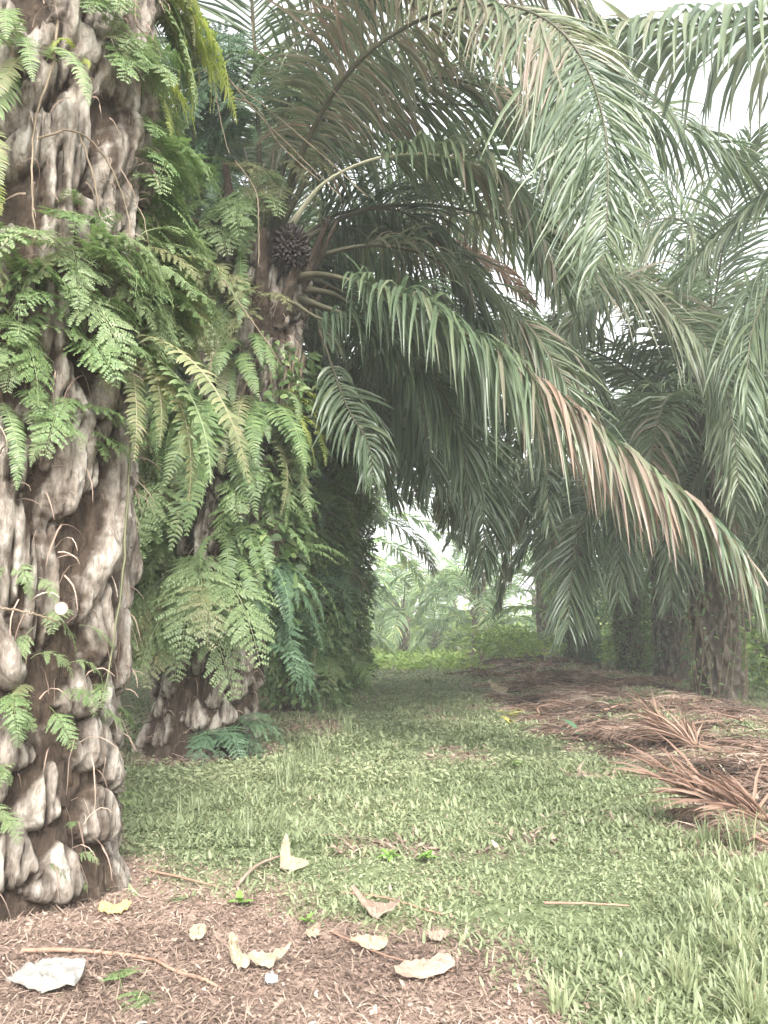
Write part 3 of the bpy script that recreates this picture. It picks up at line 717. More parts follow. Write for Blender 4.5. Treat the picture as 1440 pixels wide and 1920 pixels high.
def lace_mesh(tone, v):
    e0, bend = [(30, 105), (5, 82), (55, 135), (-25, 58), (62, 95)][v]
    C = arc(1.0, e0, bend, .8, 9, yaw=[0, .1, -.1, .05, 0][v])
    P, tot = catmull(C, 40); T = nrm(np.gradient(P, axis=0)); mb = MB(); n = 15
    pp, dd, ww, ll, wi = [], [], [], [], []
    for sg in (-1, 1):
        for q in range(n):
            s = .24 + .74 * (q / (n - 1)) ** .9; i = s * 39
            p = np.array([np.interp(i, np.arange(40), P[:, k]) for k in range(3)]); t = np.array([np.interp(i, np.arange(40), T[:, k]) for k in range(3)]); t /= np.linalg.norm(t)
            S = Yv * sg; S = S - (S @ t) * t; S /= np.linalg.norm(S)
            if rng.random() < .06: continue
            ln = .34 * (1 - (q / n)) ** .85 * rng.uniform(.65, 1.12) + .02
            ax = S * math.cos(R(25)) + t * math.sin(R(25)) + rng.normal(size=3) * .13; ax /= np.linalg.norm(ax)
            nn = np.cross(ax, t); nn /= np.linalg.norm(nn)
            side = np.cross(nn, ax)
            m = max(3, int(ln / .020))
            pos = p.copy(); a = ax.copy(); prev = []
            for j in range(m):
                u = j / m
                a = a + np.array([0, 0, -.04]); a /= np.linalg.norm(a)
                pos = pos + a * ln / m
                pl = .15 * ln * (1 - u) ** .8 + .010
                for s2 in (-1, 1):
                    pp.append(pos); dd.append(side * s2 + a * .55 + rng.normal(size=3) * .2); ww.append(a); ll.append(pl); wi.append(.017 if ln > .1 else .012)
            pp.append(p); dd.append(ax); ww.append(side); ll.append(ln * 1.0); wi.append(.005)
    n = len(pp)
    V, F, TT = strips(np.array(pp), np.array(dd), np.array(ww), np.array(ll), np.array(wi), .5, 2, np.clip(.5 + .16 * rng.normal(size=n), 0, 1), 0, prof=[.9, .85, .12])
    mb.add(V, F, TT)
    V, F = tube(P, np.linspace(.006, .0012, 40), 4); mb.add(V, F, .85)
    return mb.mesh('frond', M[tone])

FM = {}
def fern_mesh(kind, tone, v):
    k = (kind, tone, v)
    if k not in FM: FM[k] = (sword_mesh if kind == 'sword' else lace_mesh)(tone, v)
    return FM[k]

def on_trunk(px, py, X, Y, r, lean=0.0):
    d = ray(px, py); o = np.array([0, 0, CAMH])
    # iterate for the lean
    z = 2.0
    for _ in range(4):
        cx = X + lean * max(z, 0)
        dx, dy = d[0], d[1]; ox, oy = -cx, -Y
        a = dx * dx + dy * dy; b = 2 * (ox * dx + oy * dy); c = ox * ox + oy * oy - r * r
        disc = b * b - 4 * a * c
        t = (-b - math.sqrt(disc)) / (2 * a) if disc > 0 else -b / (2 * a)
        p = o + d * t; z = p[2]
    az = math.atan2(p[1] - Y, p[0] - cx)
    if disc <= 0:
        p = np.array([cx + r * math.cos(az), Y + r * math.sin(az), p[2]])
    return p, az

TRK = {1: (X1, Y1, .55, 0), 2: (X2, Y2, .52, LEAN2), 3: (-1.25, 13.0, .42, 0), 4: (-1.05, 18.0, .42, 0)}
def fern(px, py, tree, kind, tone, n, L, label, spread=60, group=None, vs_=None, jz=.12, cat='fern', name='fern'):
    r_ = random.Random(int(px * 7 + py * 13))
    if tree:
        X, Y, r, ln = TRK[tree]; p, az = on_trunk(px, py, X, Y, r, ln)
    else:
        p = gnd(px, py); p[2] = float(gz(p[0], p[1])); az = -1.57
    root = empty(name, p, az); tag(root, label, cat, group)
    n = int(n * ({1: 1.2, 2: 1.7}.get(tree, 1.5) if tree else 1))
    for k in range(n):
        v = r_.choice(vs_ or ([0, 1, 2, 4] if kind == 'sword' else [0, 1, 2, 3]))
        a = R(r_.uniform(-spread, spread)) if tree else R(r_.uniform(0, 360))
        sc = L * (1.22 if tree == 1 else (1.5 if kind == 'lace' else 1.15)) * r_.uniform(.6, 1.15)
        th = r_.uniform(-1, 1) * jz
        tn = r_.choice([tone] * 7 + ['fern_olive', 'fern_mid', 'fern_light']) if tone != 'fern_dark' else tone
        link('frond', fern_mesh(kind, tn, v), root, (-.03 if tree else 0, th, r_.uniform(-1, 1) * jz if tree else 0), (r_.uniform(-.3, .3), r_.uniform(-.15, .15), a), sc)
    return root

g1 = 'ferns growing on the nearest trunk'
L_ = 'fern_light'; Y_ = 'fern_yellow'; D_ = 'fern_dark'; MI = 'fern_mid'; O_ = 'fern_olive'
fern(250, 120, 1, 'lace', L_, 9, .34, 'bright lacy fern fanning out near the top of the nearest trunk', 70, g1, [0, 1, 2])
fern(180, 10, 1, 'lace', MI, 6, .32, 'bluish green fern hanging from the top edge on the nearest trunk', 50, g1)
fern(325, -10, 1, 'sword', Y_, 16, .62, 'yellow green sword fern hanging at the top right side of the nearest trunk', 30, g1, [1, 2, 4], .08)
fern(325, 150, 1, 'sword', Y_, 10, .42, 'yellow green sword fern below the bright lacy one on the nearest trunk', 40, g1, [1, 2, 4], .06)
fern(400, -20, 1, 'sword', O_, 6, .5, 'olive sword fern dangling from the top of the photo between the first two palms', 50, g1, [1, 2, 0])
fern(30, 110, 1, 'sword', L_, 6, .42, 'small fern at the upper left corner on brown bark', 60, g1)
fern(150, 130, 1, 'sword', Y_, 2, .25, 'single small yellow fern frond sticking out over brown bark', 60, g1, [0])
fern(5, 250, 1, 'sword', Y_, 4, .5, 'yellow green fern hanging along the left edge', 40, g1, [2, 4])
fern(330, 330, 1, 'lace', MI, 12, .42, 'dense fern tuft on the right side of the nearest trunk beside the bare bark slabs', 70, g1, None, .12)
fern(390, 270, 1, 'lace', L_, 5, .30, 'small fern with leaves poking right above the fern tangle', 60, g1)
fern(290, 430, 1, 'lace', L_, 14, .45, 'wide pale green fern tangle at the middle right of the nearest trunk', 75, g1, None, .16)
fern(430, 520, 1, 'lace', L_, 12, .5, 'pale fern mass reaching farthest right from the nearest trunk', 35, g1, None, .18)
fern(420, 600, 1, 'sword', O_, 8, .55, 'olive fern fringe under the pale mass on the nearest trunk', 35, g1, [0, 1, 3], .14)
fern(400, 420, 1, 'sword', MI, 7, .45, 'hanging fern reaching toward the second trunk', 60, g1)
fern(130, 440, 1, 'lace', MI, 5, .26, 'small upright fern at the foot of the long bark slabs', 60, g1, [0, 2, 4])
fern(60, 510, 1, 'lace', MI, 14, .42, 'bushy green fern at the left edge halfway up the nearest trunk', 80, g1, None, .16)
fern(170, 520, 1, 'lace', L_, 14, .42, 'bushy light green fern in the centre of the nearest trunk', 80, g1, None, .15)
fern(280, 560, 1, 'lace', L_, 12, .42, 'light fern mass under the wide tangle on the nearest trunk', 70, g1, None, .12)
fern(370, 560, 1, 'lace', L_, 6, .40, 'arching fern with its tip pointing to the second palm', 50, g1)
fern(30, 640, 1, 'lace', L_, 7, .36, 'lower fern at the left edge over dark bark', 70, g1, None, .1)
fern(170, 640, 1, 'lace', MI, 7, .36, 'drooping fern over the dark hollow of the nearest trunk', 60, g1, None, .1)
fern(230, 640, 1, 'sword', O_, 5, .85, 'long olive sword fern hanging down the right side of the nearest trunk', 25, g1, [2, 4, 1], .05)
fern(300, 640, 1, 'lace', Y_, 5, .30, 'yellowish fern leaves above the dark green hanging ferns', 60, g1)
fern(110, 780, 1, 'lace', MI, 6, .30, 'small fern hanging just above the big pale bark bases', 60, g1)
fern(15, 740, 1, 'sword', L_, 3, .3, 'bright hanging leaf tuft on the left edge', 40, g1, [2, 4])
fern(200, 830, 1, 'lace', MI, 4, .22, 'small fern beside the long hanging sword fern', 60, g1)
fern(50, 1065, 1, 'lace', L_, 4, .16, 'small fern above the white round disc on pale bark', 70, g1)
fern(110, 1195, 1, 'lace', L_, 5, .17, 'small fern right below the white round disc', 70, g1)
fern(210, 1310, 1, 'lace', MI, 4, .16, 'small fern sprig on the lower right bark', 60, g1)
fern(60, 1330, 1, 'lace', MI, 5, .20, 'small fern sprig between the lower bark bases', 60, g1)
fern(15, 1480, 1, 'lace', L_, 4, .17, 'yellow green sprig low on the left edge', 60, g1)
fern(118, 1600, 1, 'lace', MI, 4, .12, 'tiny sprig between the lowest rounded bark bases', 60, g1, [4, 0])
fern(245, 1530, 1, 'lace', MI, 3, .12, 'tiny sprig at the right side of the trunk foot', 60, g1, [4, 0])
g2 = 'ferns growing on the second trunk'
fern(300, 760, 2, 'sword', MI, 10, 1.0, 'long green sword ferns hanging left on the second trunk', 50, g2, [2, 4, 1], .2)
fern(365, 760, 2, 'sword', MI, 12, 1.15, 'dense curtain of green sword fern in the middle of the second trunk', 50, g2, [2, 4, 1], .2)
fern(425, 750, 2, 'sword', MI, 5, 1.35, 'longest straight sword fern of the second trunk with yellowish tip', 15, g2, [2, 4], .06)
fern(480, 770, 2, 'sword', MI, 9, 1.0, 'sword ferns hanging right of the longest one', 45, g2, [2, 4, 1], .15)
fern(530, 760, 2, 'sword', Y_, 6, .75, 'yellow tinged sword fern at the right edge of the second trunk', 45, g2, [0, 1, 2], .12)
fern(450, 660, 2, 'sword', MI, 6, .75, 'sword fern above the curtain on reddish bark', 50, g2)
fern(340, 960, 2, 'lace', L_, 14, .85, 'large bright lacy fern at the middle of the second trunk', 60, g2, None, .2)
fern(310, 1060, 2, 'lace', L_, 10, .85, 'bright lacy fern with pointed tips hanging low on the second trunk', 50, g2, [1, 3, 0], .2)
fern(300, 1000, 2, 'lace', L_, 10, .7, 'bright lacy fern at the left edge of the second trunk', 60, g2, [1, 3, 0], .2)
fern(370, 1060, 2, 'lace', L_, 10, .75, 'bright lacy fern in the centre over the lower second trunk', 50, g2, [1, 3], .2)
fern(330, 1130, 2, 'lace', L_, 8, .6, 'lowest tip of the bright lacy fern mass above bare bark', 50, g2, [1, 3], .15)
fern(440, 560, 2, 'lace', O_, 8, .5, 'olive fern at the top of the second trunk', 70, g2, None, .3)
fern(420, 480, 2, 'sword', MI, 9, .8, 'fern hanging left of the fruit bunch', 60, g2, None, .3)
fern(440, 380, 2, 'lace', MI, 10, .6, 'fern among the dry twigs left of the crown', 80, g2, None, .3)
fern(450, 260, 2, 'sword', D_, 10, .8, 'dark fern among the upper leaf stalks of the second palm', 80, g2, None, .35)
fern(430, 140, 2, 'lace', D_, 10, .8, 'dark fern high between the first two palms', 80, g2, None, .35)
fern(520, 330, 2, 'lace', O_, 7, .5, 'olive fern in front of the thick leaf stalks', 70, g2, None, .25)
fern(450, 1000, 2, 'sword', MI, 8, .7, 'green sword fern beside the bright lacy mass', 50, g2, None, .2)
fern(500, 1060, 2, 'sword', D_, 10, .75, 'bluish fern low on the right side of the second trunk', 60, g2, None, .2)
fern(520, 1180, 2, 'lace', D_, 9, .6, 'dark fern covering the lower right of the second trunk', 60, g2, None, .2)
fern(560, 1075, 2, 'sword', MI, 3, 1.0, 'single arching sword fern frond reaching right with a drooping tip', 12, g2, [0, 3], .04)
fern(420, 1380, 2, 'lace', D_, 8, .42, 'dark bluish fern at the foot of the second trunk', 60, g2, [4, 0, 2], .1)
fern(480, 900, 2, 'lace', MI, 8, .5, 'small fern behind the hanging sword ferns of the second trunk', 60, g2, None, .2)
fern(560, 190, 2, 'lace', L_, 6, .45, 'light fern high up at the crown of the second palm', 70, g2)
fern(500, 130, 2, 'sword', MI, 6, .6, 'sword fern dangling among dry twigs near the top', 60, g2)
g3 = 'ferns on the trunks further down the row'
k = 0
r_ = random.Random(99)
places = [('dark fern high on the third trunk', 3, 560, 720), ('dark fern below the crown of the third palm', 3, 590, 780), ('sword fern in the middle of the third trunk', 3, 570, 880),
          ('leafy fern on the right side of the third trunk', 3, 610, 900), ('dark leafy fern at the height of the sky gap', 3, 590, 980), ('fern on the lower third trunk', 3, 560, 1060),
          ('fern hanging over the lower right of the third trunk', 3, 620, 1080), ('dark fern near the foot of the third trunk', 3, 570, 1190), ('fern by the ground on the third trunk', 3, 610, 1250),
          ('fern on the upper fourth trunk', 4, 640, 850), ('fern on the fourth trunk beside the bright gap', 4, 655, 940), ('fern halfway down the fourth trunk', 4, 640, 1020),
          ('fern on the right edge of the fourth trunk', 4, 665, 1080), ('low fern on the fourth trunk', 4, 640, 1150), ('fern at the foot of the fourth trunk', 4, 650, 1220)]
for lab, tr, px, py in places:
    fern(px, py, tr, ['lace', 'sword'][k % 2], [D_, MI, MI][k % 3], 5, .7, lab, 85, g3, None, .3); k += 1

# ------------------------------------------------------------------ creepers, vines, twigs
def leafy_creeper(tree, z0, z1, n, label, tone, seed, azr=(-170, 10)):
    X, Y, r, ln = TRK[tree]; g = np.random.default_rng(seed)
    root = empty('creeper', (X, Y, 0)); tag(root, label, 'creeper')
    mb = MB(); ms = MB()
    z = g.uniform(z0, z1, n); a = np.radians(g.uniform(azr[0], azr[1], n))
    rr = r + g.uniform(.02, .34, n) * (.6 + .8 * vnoise(a * 3, z * 2, 0, seed))
    P = np.stack([ln * z + rr * np.cos(a), rr * np.sin(a), z], 1)
    D = np.stack([np.cos(a) + g.normal(size=n) * .7, np.sin(a) + g.normal(size=n) * .7, g.normal(size=n) * .6 - .3], 1)
    V, F, T = strips(P, D, g.normal(size=(n, 3)), g.uniform(.07, .17, n), g.uniform(.03, .06, n), .8, 3, np.clip(.45 + .25 * g.normal(size=n), 0, 1), 0, prof=[.2, 1, .8, .05])
    mb.add(V, F, T); link('foliage', mb.mesh('foliage', M[tone]), root)
    for k in range(12):
        a0 = R(g.uniform(*azr)); zz = np.linspace(z0, z1, 14); aa = a0 + .25 * np.sin(zz * 2 + g.uniform(0, 6)); q = r + .06
        V, F = tube(np.stack([ln * zz + q * np.cos(aa), q * np.sin(aa), zz], 1), .009, 4); ms.add(V, F, .5)
    link('stem', ms.mesh('stem', M['vine']), root)
leafy_creeper(3, .1, 4.5, 6500, 'small leaved creeper wrapping the third trunk', MI, 1)
leafy_creeper(4, .1, 4.3, 6500, 'creeper wrapping the fourth trunk beside the grass path', MI, 2)
leafy_creeper(2, 1.2, 4.0, 900, 'thin small leaved creeper on the right side of the second trunk', MI, 3, (-70, 20))

TRK[5] = (6.0, 15.2, .42, 0); TRK[6] = (7.3, 21.5, .42, 0); TRK[7] = (7.4, 25.5, .42, 0); TRK[8] = (6.6, 28.5, .42, 0)
leafy_creeper(5, .1, 4.0, 450, 'sparse creeper on the thick stubby right trunk', MI, 15)
leafy_creeper(6, .3, 4.2, 900, 'sparse creeper on the dark straight right trunk', D_, 16)
leafy_creeper(7, .1, 4.0, 3200, 'dense creeper veiling the third trunk from the right edge', MI, 17)
leafy_creeper(8, .1, 3.8, 2200, 'creeper on the right trunk behind the drooping dark frond', D_, 18)
def wire(name, pts, r, label, cat, mat='vine', group=None, leaves=0):
    C = np.array(pts); base = C[0].copy()
    P, L = catmull(C - base, 26)
    P = P + rng.normal(size=P.shape) * (.0008 if name == 'stick' else .002)
    V, F = tube(P, np.linspace(r, r * .55, 26), 5 if False else 6)
    mb = MB().add(V, F, .5, True)
    o = link(name, mb.mesh(name, M[mat]), None, base); tag(o, label, cat, group)
    return o
gv = 'thin vines hanging down the nearest trunk'
def surf(px, py, tree=1, off=.06):
    X, Y, r, ln = TRK[tree]; p, a = on_trunk(px, py, X, Y, r + off, ln); return p
wire('hanging_vine', [surf(108, 40), surf(100, 120), surf(68, 220), surf(60, 330), surf(65, 460)], .006, 'straight thin vine nearest to the left edge in front of the pale slab', 'vine', group=gv)
wire('hanging_vine', [surf(70, 260), surf(140, 245), surf(200, 300), surf(240, 400), surf(247, 500)], .005, 'thin vine looping from the left and down past the slabs', 'vine', group=gv)
wire('hanging_vine', [surf(150, 255), surf(175, 330), surf(190, 430), surf(197, 510)], .005, 'short thin vine in the middle of the bare slabs', 'vine', group=gv)
wire('hanging_vine', [surf(255, -10), surf(258, 50), surf(300, 90), surf(350, 100)], .004, 'thin vine at the top of the nearest trunk', 'vine', group=gv)
wire('hanging_vine', [surf(240, 640), surf(245, 800), surf(238, 950), surf(228, 1100), surf(205, 1250), surf(190, 1330)], .007, 'long green stem running down the right side of the nearest trunk', 'vine', 'stem', group=gv)
wire('hanging_vine', [surf(0, 1140, off=.12), surf(60, 1150, off=.12), surf(110, 1165, off=.1)], .006, 'bare twig left of the white round disc', 'vine', group=gv)
gw = 'dry twigs tangled under the crown of the second palm'
tw = [([(400, 110, 6.8), (480, 210, 6.9), (560, 290, 7), (640, 370, 7.1)], 'longest dry twig slanting down right across the petioles'),
      ([(380, 130, 6.8), (470, 180, 6.9), (580, 270, 7), (690, 370, 7)], 'upper dry twig slanting down right'),
      ([(420, 180, 6.9), (480, 200, 7), (525, 270, 7), (600, 340, 7)], 'dry twig crossing the others halfway'),
      ([(400, 150, 6.9), (415, 230, 7), (430, 290, 7)], 'short hanging dry twig left in the tangle'),
      ([(440, 300, 7), (480, 360, 7.1), (485, 440, 7.1), (485, 500, 7.1)], 'dry twig hanging straight down beside the fruit bunch'),
      ([(410, 510, 7), (450, 570, 7), (500, 640, 7), (530, 690, 7.1)], 'dry twig slanting over the bark below the fruit bunch'),
      ([(350, 650, 6.9), (380, 740, 6.9), (395, 680, 6.9), (410, 640, 6.9)], 'dry forked twig above the curtain of sword ferns'),
      ([(470, 30, 6.9), (490, 100, 7), (600, 150, 7), (700, 250, 7)], 'thin dry twig near the top of the photo')]
for pts, lab in tw:
    wire('dry_twig', [at(*p) for p in pts], .007, lab, 'twig', group=gw)

# thick petioles / cut frond stubs at the crown of palm two
for k in range(13):
    a = -2.9 + k * .5; g = random.Random(k)
    z0 = 4.35 + g.uniform(-.35, .45)
    C = np.array([[T2[0] + .38 * math.cos(a), .38 * math.sin(a), z0], [T2[0] + .55 * math.cos(a), .55 * math.sin(a), z0 + .3], [T2[0] + .8 * math.cos(a), .8 * math.sin(a), z0 + .65 + g.uniform(0, .3)]])
    P, L = catmull(C, 10); V, F = tube(P, np.linspace(.10, .03, 10), 8, .5)
    link('leaf_base', MB().add(V, F, .5, True).mesh('leaf_base', M['trunk']), p2)

# ------------------------------------------------------------------ dead fronds on the ground
DEAD = []
for v in range(4):
    L = [3.2, 2.6, 3.6, 2.2][v]
    C = np.array([[0, 0, .05], [L * .3, .05 * L, .14], [L * .6, -.02 * L, .16], [L * .85, .03 * L, .08], [L, .08 * L, .02]])
    DEAD.append(frond_meshes(C, Yv, Yv, .42, 70, 1.6, tint0=.5, mat='dry', rib='dead_rib', start=.12, width=.024, r0=.03, lift=.35, rough=.35, nseg=4, name='leaflets'))
gd = 'dead brown fronds piled along the right side of the path'
dl = [(1240, 1380, 128, 0, .55, 'reddish dead frond fanning up toward the path in front of the thick stubby trunk'),
      (1480, 1500, 62, 1, .6, 'nearest reddish brown dead frond at the right edge above the tall grass'),
      (1440, 1420, 15, 2, .7, 'dead frond lying across the pile at the right edge, grey brown'),
      (1290, 1455, 12, 1, .6, 'flat greyish dead frond with its base over the grass'),
      (1130, 1330, 35, 2, .8, 'dull brown dead frond behind the small broad leaf plant'),
      (1010, 1330, 70, 0, .8, 'brown dead frond lying along the path edge beside the pale torn leaf'),
      (980, 1270, 120, 2, 1, 'dead frond on the mound left of the first right trunk'),
      (1150, 1290, 30, 1, 1, 'dead frond slanting toward the right trunks'),
      (930, 1240, 95, 0, 1.1, 'pale dead frond on the crest of the far mound'),
      (1030, 1255, 60, 2, 1.1, 'dead frond behind the mound crest'),
      (1300, 1370, 60, 0, .7, 'dead frond with curled pale leaflets beside the reddish fan'),
      (1390, 1350, 100, 2, .7, 'dead frond pointing at the thick stubby trunk'),
      (1460, 1560, 95, 3, .6, 'lowest dead frond touching the tall grass at the right'),
      (870, 1228, 80, 3, 1.2, 'farthest dead frond at the left end of the mound')]
for px, py, az, v, sc, lab in dl:
    p = gnd(px, py, .15); me, mr = DEAD[v]
    z = float(gz(p[0], p[1]))
    f = empty('dead_frond', (p[0], p[1], z + .04), R(az)); tag(f, lab, 'dead frond', gd)
    a = link('leaflets', me, f, sc=sc * .8); link('midrib', mr, f, sc=sc * .8)
# fan of stiff red leaflets
def fan(px, py, az, label, n=90, L=.8):
    p = gnd(px, py, .1); g = np.random.default_rng(int(px))
    root = empty('dead_frond', (p[0], p[1], float(gz(p[0], p[1])))); tag(root, label, 'dead frond', gd)
    t = g.uniform(0, 1, n); a = R(az) + g.normal(size=n) * .55; e = R(18) + g.uniform(0, R(42), n)
    P = np.stack([t * .5 * math.cos(R(az)), t * .5 * math.sin(R(az)), .03 + t * .12], 1)
    D = np.stack([np.cos(a) * np.cos(e), np.sin(a) * np.cos(e), np.sin(e)], 1)
    V, F, T = strips(P, D, g.normal(size=(n, 3)), L * g.uniform(.4, 1.2, n), .019, .8, 5, np.clip(.55 + .15 * g.normal(size=n), 0, 1), .2, jit=.04)
    link('leaflets', MB().add(V, F, T).mesh('leaflets', M['rust']), root)
    C = np.array([[-.9 * math.cos(R(az)), -.9 * math.sin(R(az)), .03], [0, 0, .06], [.5 * math.cos(R(az)), .5 * math.sin(R(az)), .18]])
    Pc, _ = catmull(C, 12); V, F = tube(Pc, np.linspace(.035, .015, 12), 6)
    link('midrib', MB().add(V, F, .5, True).mesh('midrib', M['dead_rib']), root)
fan(1310, 1400, 112, 'stiff red brown leaflet fan rising from the pile before the thick stubby trunk', 110, .6)
fan(1450, 1530, 150, 'bright rust coloured leaflet fan at the right edge', 110, .5)
fan(1010, 1290, 100, 'dry leaflet fan on the mound behind the pale torn leaf', 50, .6)

def dead_mass():
    mb = MB(); n = 24000
    y = 4.2 * (48 / 4.2) ** rng.random(n); x = np.interp(y, [3.2, 4.4, 6.2, 8.3, 10.2, 13, 18, 30, 45], [3.2, 2.0, 2.2, 2.2, 1.9, 1.9, 2.3, 3.0, 4.2]) + rng.random(n) ** 1.1 * np.interp(y, [4, 10, 40], [1.8, 3.0, 4.5])
    az = rng.normal(size=n) * .8 + math.pi * (.85 + .5 * vnoise(x * .8, y * .8, 0, 77)); el = R(2) + np.abs(rng.normal(size=n)) * R(9)
    D = np.stack([np.cos(az) * np.cos(el), np.sin(az) * np.cos(el), np.sin(el)], 1)
    kp = (rng.random(n) < zone_litter(x, y) * 1.3 - .15) & (rng.random(n) < .12 + 2.4 * (vnoise(x * 1.6, y * 1.6, 0, 79) - .3)); x, y, az, el, D = x[kp], y[kp], az[kp], el[kp], D[kp]; n = len(x)
    sc = np.interp(y, [4, 15, 45], [.8, 1.2, 2.2])
    V, F, T = strips(np.stack([x, y, gz(x, y) + .06 * rng.random(n)], 1), D, rng.normal(size=(n, 3)), (.2 + .4 * rng.random(n)) * sc ** .5, .014 * sc, 1.0, 4, np.clip(-.1 + 1.1 * vnoise(x * 1.2, y * 1.2, 0, 78) + .2 * rng.normal(size=n), 0, 1), 0, prof=[.7, 1, .9, .6, .1], jit=.1)
    mb.add(V, F, T)
    o = link('dead_leaflets', mb.mesh('dead_leaflets', M['dry'])); tag(o, 'mass of loose dead palm leaflets on the ground along the right', 'dead leaves', kind='stuff')
dead_mass()

# ------------------------------------------------------------------ small things on the ground
def plate(name, px, py, outline, th, mat, label, cat, bend=.3, rz=0, lift=0.0, z0=.012, group=None, tilt=(0, 0)):
    """a curled flake with real thickness, outline in metres"""
    p = gnd(px, py); z = float(gz(p[0], p[1])) + z0
    O = np.array(outline, float); O3 = np.concatenate([O, O[:1]]); O, _ = catmull(np.column_stack([O3, 0 * O3[:, 0]]), 25); O = O[:-1, :2] + rng.normal(size=(24, 2)) * .007 * np.ptp(O[:, 0]); c = O.mean(0); n = len(O); rings = [1, .8, .55, .28, .0]
    V = []
    for s in (0, 1):
        for r in rings:
            q = c + (O - c) * r
            zz = bend * ((q[:, 0] - c[0]) ** 2) / .1 + lift * (q[:, 1] - O[:, 1].min()) + .006 * rng.normal(size=n) * (r > 0)
            V.append(np.stack([q[:, 0], q[:, 1], zz + ((th * (1 - .75 * r ** 3) + .0015) if s else 0)], 1))
    V = np.concatenate(V); F = []; m = len(rings)
    for s in (0, 1):
        for r in range(m - 1):
            b = (s * m + r) * n
            for k in range(n): F.append((b + k, b + (k + 1) % n, b + n + (k + 1) % n, b + n + k))
    for k in range(n): F.append((k, (k + 1) % n, m * n + (k + 1) % n, m * n + k))
    V[:, 2] -= min(0, V[:, 2].min())
    me = MB().add(V, F, .5, False).mesh(name, M[mat])
    o = link(name, me, None, (p[0], p[1], z), (tilt[0], tilt[1], R(rz))); tag(o, label, cat, group)
    return o
gh = 'pale dry husk pieces lying on the brown ground'
plate('dry_husk', 545, 1640, [(-.05, -.01), (0, -.015), (.08, -.01), (.06, .01), (.0, .03), (-.02, .10), (-.045, .12), (-.055, .05)], .004, 'pale', 'pale yellow pointed husk standing at the edge of the grass', 'husk', .3, 0, .9, group=gh)
plate('dry_husk', 705, 1725, [(-.11, .04), (-.06, .01), (0, -.03), (.09, -.04), (.10, -.01), (.05, .015), (-.03, .045), (-.10, .06)], .005, 'pinkpale', 'long pinkish husk piece right of the middle of the bare ground', 'husk', .5, -12, .3, group=gh)
plate('dry_husk', 370, 1768, [(-.025, -.02), (.02, -.025), (.03, .0), (.02, .03), (-.01, .035), (-.03, .01)], .004, 'pale', 'tiny round cream husk chip alone on brown litter', 'husk', .6, 0, .5, group=gh)
plate('dry_husk', 450, 1822, [(-.05, .06), (-.04, .01), (.0, -.04), (.04, -.03), (.01, .0), (-.01, .03), (-.03, .07)], .004, 'pale', 'white curled husk, left half of the V shaped pair', 'husk', .6, 0, .6, group=gh)
plate('dry_husk', 490, 1826, [(-.04, -.02), (.03, -.01), (.10, .03), (.04, .03), (-.01, .02), (-.035, .01)], .004, 'pale', 'white curled husk, right half of the V shaped pair', 'husk', .6, 5, .4, group=gh)
plate('dry_husk', 690, 1785, [(-.06, -.01), (.02, -.025), (.07, -.02), (.05, .015), (.01, .03), (-.03, .02)], .004, 'pale', 'small white husk below the pinkish one', 'husk', .6, 0, .5, group=gh)
plate('dry_husk', 508, 1852, [(-.018, -.012), (.015, -.012), (.02, .005), (.0, .015), (-.018, .01)], .004, 'white', 'smallest white chip below the V shaped husks', 'husk', .4, 0, .3, group=gh)
plate('dry_husk', 585, 1755, [(-.02, -.012), (.02, -.012), (.03, .005), (.0, .02), (-.02, .01)], .004, 'pale', 'small tan chip left of the pinkish husk', 'husk', .4, 0, .3, group=gh)
plate('dry_husk', 820, 1768, [(-.04, -.012), (.02, -.015), (.05, .005), (.0, .03), (-.03, .02)], .004, 'pinkpale', 'flat tan husk near the grass edge right of the white ones', 'husk', .4, 20, .3, group=gh)
plate('flat_piece', 85, 1862, [(-.11, -.04), (-.02, -.05), (.09, -.05), (.11, -.01), (.10, .05), (.02, .07), (-.04, .06), (-.09, .01)], .012, 'greyslab', 'pale grey flat slab at the lower left corner', 'stone', .1, 0, .35)  # thin, slightly curled flat piece in plain pale grey
plate('flat_piece', 790, 1838, [(-.09, -.03), (.02, -.04), (.10, -.02), (.11, .03), (.03, .02), (-.04, .01), (-.09, -.01)], .02, 'pinkpale', 'brownish grey flat piece of bark at the bottom centre', 'bark piece', .1, 10, .35)
plate('plastic_bag', 737, 1226, [(-.6, -.25), (.0, -.3), (.55, -.25), (.6, .1), (.2, .3), (-.4, .25)], .3, 'white', 'white plastic sack lying at the far end of the grass path', 'plastic bag', .02, 0, .2, z0=.12)
plate('fallen_leaf', 937, 1302, [(-.14, -.02), (-.02, -.06), (.12, -.05), (.16, .02), (.02, .1), (-.1, .16), (-.2, .22)], .01, 'pale', 'pale torn leaf on the left edge of the dead frond pile', 'leaf', .1, 0, .8)
plate('dead_leaf', 210, 1722, [(-.05, -.02), (.03, -.02), (.07, .01), (.03, .03), (-.04, .02)], .004, 'orange', 'orange brown dead leaf right of the foot of the nearest trunk', 'leaf', .6, 10, .3)

